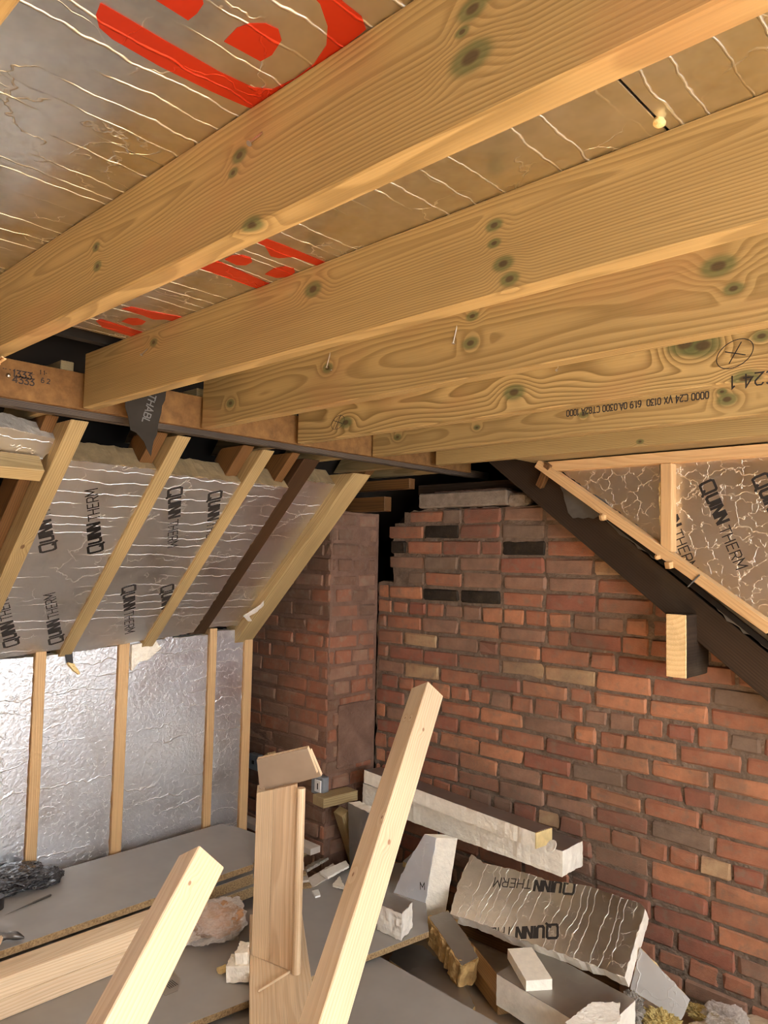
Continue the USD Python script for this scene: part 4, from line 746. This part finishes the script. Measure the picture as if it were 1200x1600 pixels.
q, _ = letters('M', .026, .11); p = hit(657, 1390, o, nw) - o; print_on(th, [place2d(q, np.dot(p, exw), np.dot(p, eyw), 12)], P, M['black_ink'], Wq, .0032)
# board leaning behind the tall post
nl = unit((-.30, -.93, .02)); o = onY(560, 1300, 2.42)
pw = [hit(x, y, o, nl) for x, y in ((544, 1254), (580, 1272), (598, 1284), (572, 1396), (548, 1392))]
exw = unit(np.array([1, -.3, 0]) - np.dot([1, -.3, 0], nl) * nl); eyw = np.cross(nl, exw)
P = Polygon([(np.dot(p - o, exw), np.dot(p - o, eyw)) for p in pw]).buffer(0)
foil_board('leaning_offcut', 'dark foil board leaning half hidden behind the tall post', P, frame(o, exw, eyw, nl), .06, 'foil_dull', 'foam', cat='insulation offcut', seed=73)
pt = onY(640, 1350, 2.60)
th, _ = cut_board('block_offcut', 'tan foam block wedged between the tall post and the wedge', pt + [-.04, 0, 0], (.10, .02, -.03), (.02, .10, .05), (-.01, .01, -.10), 'foil_dull', 'foam_y', seed=74)
# brown broken chunk
zc = -1.40
A, B, C, D = onZ(672, 1434, zc + .03), onZ(700, 1425, zc + .03), onZ(745, 1497, zc - .02), onZ(722, 1508, zc - .02)
th = thing('brown_chunk', 'long broken chunk of old brown foam with a grey faced top', 'insulation offcut', (A + D) / 2 - [0, 0, .08])
n = unit(np.cross(D - A, B - A)); n = n if n[2] > 0 else -n; ex = unit(D - A); ey = np.cross(n, ex); W = frame(A, ex, ey, n)
P = Polygon([(np.dot(p - A, ex), np.dot(p - A, ey)) for p in (A, B, onZ(728, 1465, zc), C, D, onZ(690, 1465, zc))]).buffer(0).buffer(.003)
obj('foam_core', rough(prism(torn(P.buffer(.004), .004, .012, 3), -.085, 0), .012, .007, 12, 45), M['foam_old'], th, W); obj('foil_facing', prism(torn(P, .001, .015, 4), .001, .003), M['foil_dull'], th, W)
# front block with a small block on it
zt = -1.395
A, B, C = onZ(776, 1522, zt), onZ(905, 1600, zt), onZ(838, 1480, zt)
cut_board('front_offcut', 'thick pale insulation offcut lying in front of the printed board', A, (B - A) * 1.2, (C - A), (0, 0, -.10), 'foil_dull', 'foam', seed=75, amp=.0015)
zt2 = zt + .035
A, B, C = onZ(793, 1482, zt2), onZ(822, 1532, zt2), onZ(831, 1480, zt2)
cut_board('small_block', 'small clean pinkish foam block sitting on the front offcut', A, B - A, C - A + np.array([.0, .0, 0]), (0, 0, -.034), None, 'foam', seed=76, amp=.0006)
# right hand tapering piece by the wall
nr = unit((.35, -.80, .42)); o = onY(1030, 1530, 2.52)
pw = [hit(x, y, o, nr) for x, y in ((1000, 1480), (1078, 1562), (1064, 1594), (985, 1546))]
exw = unit(np.array([1, .4, -.2]) - np.dot([1, .4, -.2], nr) * nr); eyw = np.cross(nr, exw)
P = Polygon([(np.dot(p - o, exw), np.dot(p - o, eyw)) for p in pw]).buffer(0)
th = foil_board('tapered_offcut', 'foil faced offcut with a tan foam edge, tilted against the foot of the gable wall', P, frame(o, exw, eyw, nr), .055, 'foil_dull', 'foam_y', cat='insulation offcut', seed=77, amp=.0025)
# flat triangular scrap of foil board
zf = -1.50
P = Polygon([tuple(onZ(x, y, zf)[:2]) for x, y in ((608, 1500), (622, 1474), (660, 1478), (720, 1530), (742, 1572), (730, 1585), (680, 1548))]).buffer(0)
foil_board('flat_offcut', 'flat torn piece of grey foil board at the edge of the floor sheet', P, frame(np.array([0, 0, zf]), [1., 0, 0], [0, 1., 0], [0, 0, 1.]), .03, 'foil_dull', 'foam_old', cat='insulation offcut', seed=78)
# grey foam lump beside the tall post
zg = -1.295
A, B, C = onZ(590, 1412, zg), onZ(628, 1428, zg), onZ(606, 1396, zg)
cut_board('grey_lump', 'pale grey broken foam lump on the floor sheet beside the tall post', A, (B - A), (C - A) * 1.1, (.0, 0, -.094), 'foil_dull', 'paper', seed=79, amp=.006)
# brown timber under the pile
p0, p1 = onZ(735, 1505, -1.47), onZ(792, 1560, -1.47); timber('buried_timber', p0 + [-.10, .10, -.03], p1 + [-.01, .01, -.03], .06, .06, (0, 0, 1), M['brown2'], label='orange brown timber buried under the offcuts', cat='timber', seed=120)
p0, p1 = onY(690, 1400, 2.60), onY(725, 1450, 2.45); timber('buried_board', (-2.15, 2.62, -1.50), (-1.25, 2.62, -1.50), .10, .10, (0, 0, 1), M['brown'], label='brown timber on the floor along the foot of the gable', cat='timber', seed=121)

# timber bracket, prop and socket boxes at the foot of the chimney
p0, p1 = onY(497, 1252, 2.36), onY(572, 1236, 2.64)
br_ = thing('low_bracket', 'greenish timber bracket on a slanting prop at the chimney foot', 'bracket', p0)
timber('rail', p0, np.array([p0[0] + .02, 2.56, p0[2] - .0]), .085, .045, (0, 0, 1), M['tie'], br_, seed=130)
q0, q1 = p0 + np.array([.05, .10, -.055]), onY(552, 1330, 2.58); timber('prop', q0, np.array([q1[0], q1[1], -1.46]) if False else q0 + (q1 - q0) * 1.5, .06, .045, (0, 1, 0), M['tie'], br_, seed=131)
sb = thing('socket_box', 'white faced electrical socket box on the chimney beside the stub post', 'socket', onY(500, 1228, 2.40))
Ws = frame(onY(500, 1226, YC - .02), [1., 0, 0], [0, 0, 1.], [0, -1., 0])
obj('back_box', bevel_box(.085, .085, .04, .004), M['steel_box'], sb, Ws); m = bevel_box(.045, .055, .006, .002); m.apply_translation([.01, 0, .022]); obj('cover', m, M['white'], sb, Ws); m = bevel_box(.006, .028, .003, .001); m.apply_translation([.012, 0, .0262]); obj('slot', m, M['black_ink'], sb, Ws)
sb = thing('socket_box', 'dark grey electrical box on the chimney behind the end wall stud', 'socket', onY(397, 1190, 2.40))
Ws = frame(onY(400, 1190, YC - .02), [1., 0, 0], [0, 0, 1.], [0, -1., 0]); obj('back_box', bevel_box(.08, .08, .035, .004), M['steel_box'], sb, Ws); m = bevel_box(.018, .018, .004, .001); m.apply_translation([.0, 0, .0195]); obj('knockout', m, M['black_ink'], sb, Ws)
timber('eaves_strut', (-3.0, 2.36, -.98), (-2.72, 2.36, -1.40), .05, .05, (0, 1, 0), M['tie'], label='short greenish strut in the dark gap behind the stub post', cat='strut', seed=133)
timber('eaves_plate', (-3.15, 2.33, -1.33), (-2.60, 2.33, -1.33), .06, .03, (0, 0, 1), M['plaster'] , label='pale skirting strip in the gap beyond the end stud', cat='strip', seed=134)

# ================================================================ SMALL THINGS
def scrap(name, label, px, z, mat, t=.012, cat='scrap', seed=0, amp=.004, tilt=0, group=None):
    pts = [onZ(x, y, z) for x, y in px]; c = np.mean(pts, 0); P = Polygon([tuple((p - c)[:2]) for p in pts]).buffer(0).buffer(.002)
    ex = np.array([1., 0, math.tan(tilt)]); ex = unit(ex); ey = np.array([0, 1., 0]); return obj(name, rough(prism(torn(P, amp * .4, .01, seed), -t, 0), .01, amp, seed, 70), M[mat], None, frame(c, ex, ey, np.cross(ex, ey)), label=label, cat=cat, group=group)
def crumpled(name, label, c, r, mat, cat, seed, amp=.35, sub=4, freq=3.0, smooth=True, parent=None, flat=None):
    m = trimesh.creation.icosphere(sub, 1.0); v = m.vertices; d = 1 + (meshkit.fbm(v * freq + 5 + seed, 4, seed) - .5) * 2 * amp; rid = np.abs(meshkit.fbm(v * freq * 2.2 + seed, 3, seed + 7) - .5) * amp * 1.4
    v = v * (d - rid)[:, None] * np.array(r)
    if flat is not None: v[:, 2] = np.maximum(v[:, 2], -flat)
    m.vertices = v; return obj(name, m, M[mat], parent, frame(np.array(c, float), [1., 0, 0], [0, 1., 0], [0, 0, 1.]), smooth=smooth, label=label, cat=cat)
# on the stacked sheets
c = onZ(22, 1385, ZS) + [.03, 0, 0]; bg = thing('black_bag', 'crumpled shiny black plastic bag on the stacked sheets', 'bag', c)
crumpled('sheet', None, c + [-.02, .0, .035], (.095, .11, .045), 'black_plastic', None, 3, .34, 5, 2.0, True, bg, .034)
crumpled('sheet', None, c + [.02, .075, .025], (.06, .085, .032), 'black_plastic', None, 9, .34, 5, 2.0, True, bg, .0245)
p0, p1 = onZ(5, 1431, ZS + .004), onZ(80, 1398, ZS + .004); d = unit(p1 - p0); L = np.linalg.norm(p1 - p0)
pk = thing('thin_chisel', 'thin dark pointed tool lying on the top sheet', 'tool', p0)
m = trimesh.creation.cone(.0035, L * .62, sections=8); obj('blade', m, M['steel_dark'], pk, frame(p0 + d * L * .62, unit(np.cross([0, 0, 1], d)), np.array([0, 0, 1.]), -d) if False else frame(p0 + d * L * .62, np.array([0, 0, 1.]), unit(np.cross(-d, [0, 0, 1.])), -d))
timber('handle', p0 + d * L * .6, p0 + d * L, .008, .007, (0, 0, 1), M['steel_dark'], pk, seed=1, r=.002)
hm = thing('claw_hammer', 'steel claw hammer head at the edge of the top sheet', 'hammer', onZ(20, 1462, ZS))
p0, p1 = onZ(-6, 1464, ZS + .018), onZ(38, 1462, ZS + .014); d = unit(p1 - p0); L = np.linalg.norm(p1 - p0)
xs = np.linspace(0, L, 9); rad = [.013, .014, .013, .010, .011, .013, .012, .008, .003]; sx = [trimesh.creation.box([.0005, 2 * r_, 1.5 * r_]) for r_ in rad]
pts = []
for x_, r_, zz in zip(xs, rad, [0, 0, 0, .001, .002, .002, .001, -.002, -.006]):
    for th_ in np.linspace(0, 2 * math.pi, 10, endpoint=False): pts.append((x_, r_ * 1.2 * math.cos(th_), zz + r_ * math.sin(th_)))
pts = np.array(pts); fs = []
for i in range(8):
    for j in range(10):
        a0, b0 = i * 10 + j, i * 10 + (j + 1) % 10; fs += [(a0, a0 + 10, b0), (b0, a0 + 10, b0 + 10)]
fs += [(0, j + 1, j) for j in range(1, 9)][::1] + [(80, 80 + j, 80 + j + 1) for j in range(1, 9)]
obj('head', trimesh.Trimesh(pts, fs, process=False), M['steel_dark'], hm, frame(p0, d, unit(np.cross([0, 0, 1.], d)), [0, 0, 1.]), smooth=50)
e = unit(np.cross(d, [0, 0, 1.])); e = e if e[1] < 0 else -e; timber('handle', p0 + d * .012, p0 + d * .012 + e * .22, .022, .018, (0, 0, 1), M['pine_b'], hm, seed=4, r=.005)
tp = thing('tape_roll', 'dark roll of tape with a yellow core on the stacked sheets', 'tape', onZ(-8, 1420, ZS))
m = trimesh.creation.annulus(.016, .030, .04); obj('tape', m, M['black_ink'], tp, frame(onZ(-9, 1420, ZS) + [0, 0, .02], [1., 0, 0], [0, 1., 0], [0, 0, 1.]), smooth=40)
m = trimesh.creation.annulus(.012, .0162, .041); obj('core', m, M['tape'], tp, frame(onZ(-9, 1420, ZS) + [0, 0, .0205], [1., 0, 0], [0, 1., 0], [0, 0, 1.]), smooth=40)
# clear film bag with an orange rag, foam crumbs
c = onZ(332, 1464, ZA); fb = thing('film_bag', 'clear plastic bag holding an orange brown rag beside the stub post', 'bag', c)
crumpled('rag', None, c + [.0, .02, .055], (.085, .10, .055), 'rag', None, 4, .3, 4, 2.2, True, fb, .053)
crumpled('film', None, c + [.0, .0, .055], (.10, .13, .068), 'film', None, 6, .4, 5, 3.0, False, fb, .054)
for k, (px, h) in enumerate([(((354, 1510), (362, 1488), (384, 1490), (388, 1512)), .05), (((368, 1490), (376, 1468), (388, 1472), (386, 1490)), .085), (((340, 1512), (352, 1505), (358, 1513), (346, 1516)), .012), (((372, 1518), (378, 1500), (390, 1505), (388, 1518)), .03)]):
    scrap('foam_crumb', ['broad pale foam crumb in front of the film bag', 'tall pale foam crumb leaning on the film bag', 'tiny yellowish foam crumb left of the others', 'blocky white foam crumb touching the stub post'][k], px, ZA + h, 'foam' if k != 2 else 'foam_y', h, 'foam crumb', 300 + k, .004, .1, 'foam crumbs beside the film bag')
scrap('foam_crumb', 'small white foam crumb on the bare floor sheet behind the tall post', ((488, 1392), (497, 1390), (500, 1398), (493, 1400)), ZA + .008, 'white', .008, 'foam crumb', 305, .002)
for k, px in enumerate([((478, 1375), (520, 1352), (530, 1358), (490, 1382)), ((500, 1362), (540, 1345), (545, 1352), (512, 1370)), ((520, 1382), (530, 1366), (538, 1390)), ((470, 1360), (500, 1335), (512, 1338), (480, 1366))]):
    scrap('board_scrap', ['grey scrap of plasterboard behind the stub post', 'pale strip of plasterboard near the chimney foot', 'small pointed pale scrap by the tall post', 'dark dusty scrap at the chimney foot'][k], px, ZA + .012 + .012 * (k % 2), ['plaster', 'paper', 'foam', 'wool_grey'][k], .010, 'scrap', 320 + k, .003, .15 * (k - 1), 'scraps at the chimney foot')
# plasterboard scraps piled beside the stub post
for k in range(4):
    scrap('thin_board', ['lowest thin offcut in the little pile behind the stub post', 'second thin offcut in the little pile behind the stub post', 'third thin offcut in the little pile behind the stub post', 'topmost thin offcut in the little pile behind the stub post'][k], ((452 + 3 * k, 1388 - 9 * k), (486 - 4 * k, 1384 - 9 * k), (480 - 2 * k, 1370 - 8 * k), (455, 1374 - 8 * k)), ZA + .010 + .012 * k, ['board_edge', 'plaster', 'board_edge', 'paper'][k], .009, 'offcut', 340 + k, .001, .03 * k, 'thin offcuts piled behind the stub post')
# foreground right: torn paper, mineral wool, clear bottle film
zf = -1.50
A = onZ(905, 1590, -1.44)
scrap('torn_paper_sheet', 'torn white board facing in the front corner of the pile', ((884, 1602), (925, 1570), (968, 1566), (968, 1592), (935, 1625)), -1.36, 'paper', .03, 'scrap', 360, .005, -.15)
crumpled('wool_tuft', 'grey fluffy mineral wool tuft in front of the tapered offcut', onZ(985, 1592, -1.50) + [0, 0, .03], (.042, .05, .05), 'wool_grey', 'mineral wool', 21, .5, 5, 6.0, False)
crumpled('wool_tuft', 'yellow mineral wool tuft under the tapered offcut', onZ(1034, 1606, -1.50) + [0, 0, .015], (.065, .04, .04), 'wool_yellow', 'mineral wool', 22, .45, 5, 5.0, False)
crumpled('wool_tuft', 'small yellow mineral wool tuft at the foot of the wall', onZ(1098, 1590, -1.52) + [0, 0, .01], (.06, .03, .025), 'wool_yellow', 'mineral wool', 23, .45, 4, 5.0, False)
crumpled('film_scrap', 'crumpled clear plastic film in the bottom right corner', onZ(1135, 1602, -1.50) + [0, 0, .02], (.07, .05, .04), 'film', 'plastic film', 24, .5, 5, 3.5, False)
scrap('dust_sheet', 'brown dusty sheet edge along the bottom right corner', ((1040, 1625), (1080, 1598), (1170, 1586), (1260, 1590), (1260, 1660)), -1.50, 'floorboard', .02, 'sheet', 365, .004)

# last details
P = Polygon([(onX(x, y, XK + .001)[1], onX(x, y, XK + .001)[2]) for x, y in ((101, 1021), (113, 1019), (114, 1036), (104, 1036))])
obj('dark_gap_patch', prism(P, 0, .003), M['black_ink'], None, WK, label='small black patch standing in for the shaded gap at the foot of the rafter above the eaves wall', cat='tape')  # flat black patch painted in for a shaded gap in the wall
p = onY(862, 1322, 2.50); scrap_m = rough(prism(torn(Point(0, 0).buffer(.022, 5), .003, .01, 5), 0, .004), .008, .004, 3, 80)
obj('foam_flake', scrap_m, M['paper'], None, frame(p, unit((1, 0, .3)), unit((0, .5, 1)), unit(np.cross((1, 0, .3), (0, .5, 1)))), label='thin white flake stuck at the yellow sawn end of the long strip', cat='flake')
p = onY(1088, 905, YK - .012); timber('strap_end', p + np.array([-.03, 0, -.028]), p + np.array([.012, 0, .016]), .004, .009, (0, 1, 0), M['membrane_grey'], label='short grey strap end lying over the sloping cheek rail', cat='strap', seed=6)
st = thing('sticker', 'small grey barcode sticker on the floor sheet behind the short leaning post', 'sticker', onZ(262, 1535, ZA))
q4 = [onZ(x, y, ZA + .0004) for x, y in ((246, 1545), (272, 1518), (281, 1526), (278, 1548), (258, 1556))]
P = Polygon([tuple(q_[:2]) for q_ in q4]); WS = frame(np.array([0, 0, ZA + .0004]), [1., 0, 0], [0, 1., 0], [0, 0, 1.])
obj('paper', prism(P, 0, .0006), M['foil_dull'], st, WS); cx_, cy_ = P.centroid.coords[0]
for k in range(5):
    obj('bar', prism(affinity.translate(Polygon([(-.02, 0), (.02, 0), (.02, .003), (-.02, .003)]), cx_, cy_ - .014 + .007 * k).intersection(P.buffer(-.002)), .0008, .0011), M['black_ink'], st, WS)
for k, (dx, dz) in enumerate(((0, 0), (.012, -.006), (-.02, .004))):
    a_ = onY(-4, 566 + 4 * k, .56); timber('splinter', a_ + np.array([-.05, 0, dz * .3]), a_ + np.array([.03 + dx, 0, .006]), .006, .004, (0, 0, 1), M['batten'], JF[1][0], seed=400 + k, r=.001)
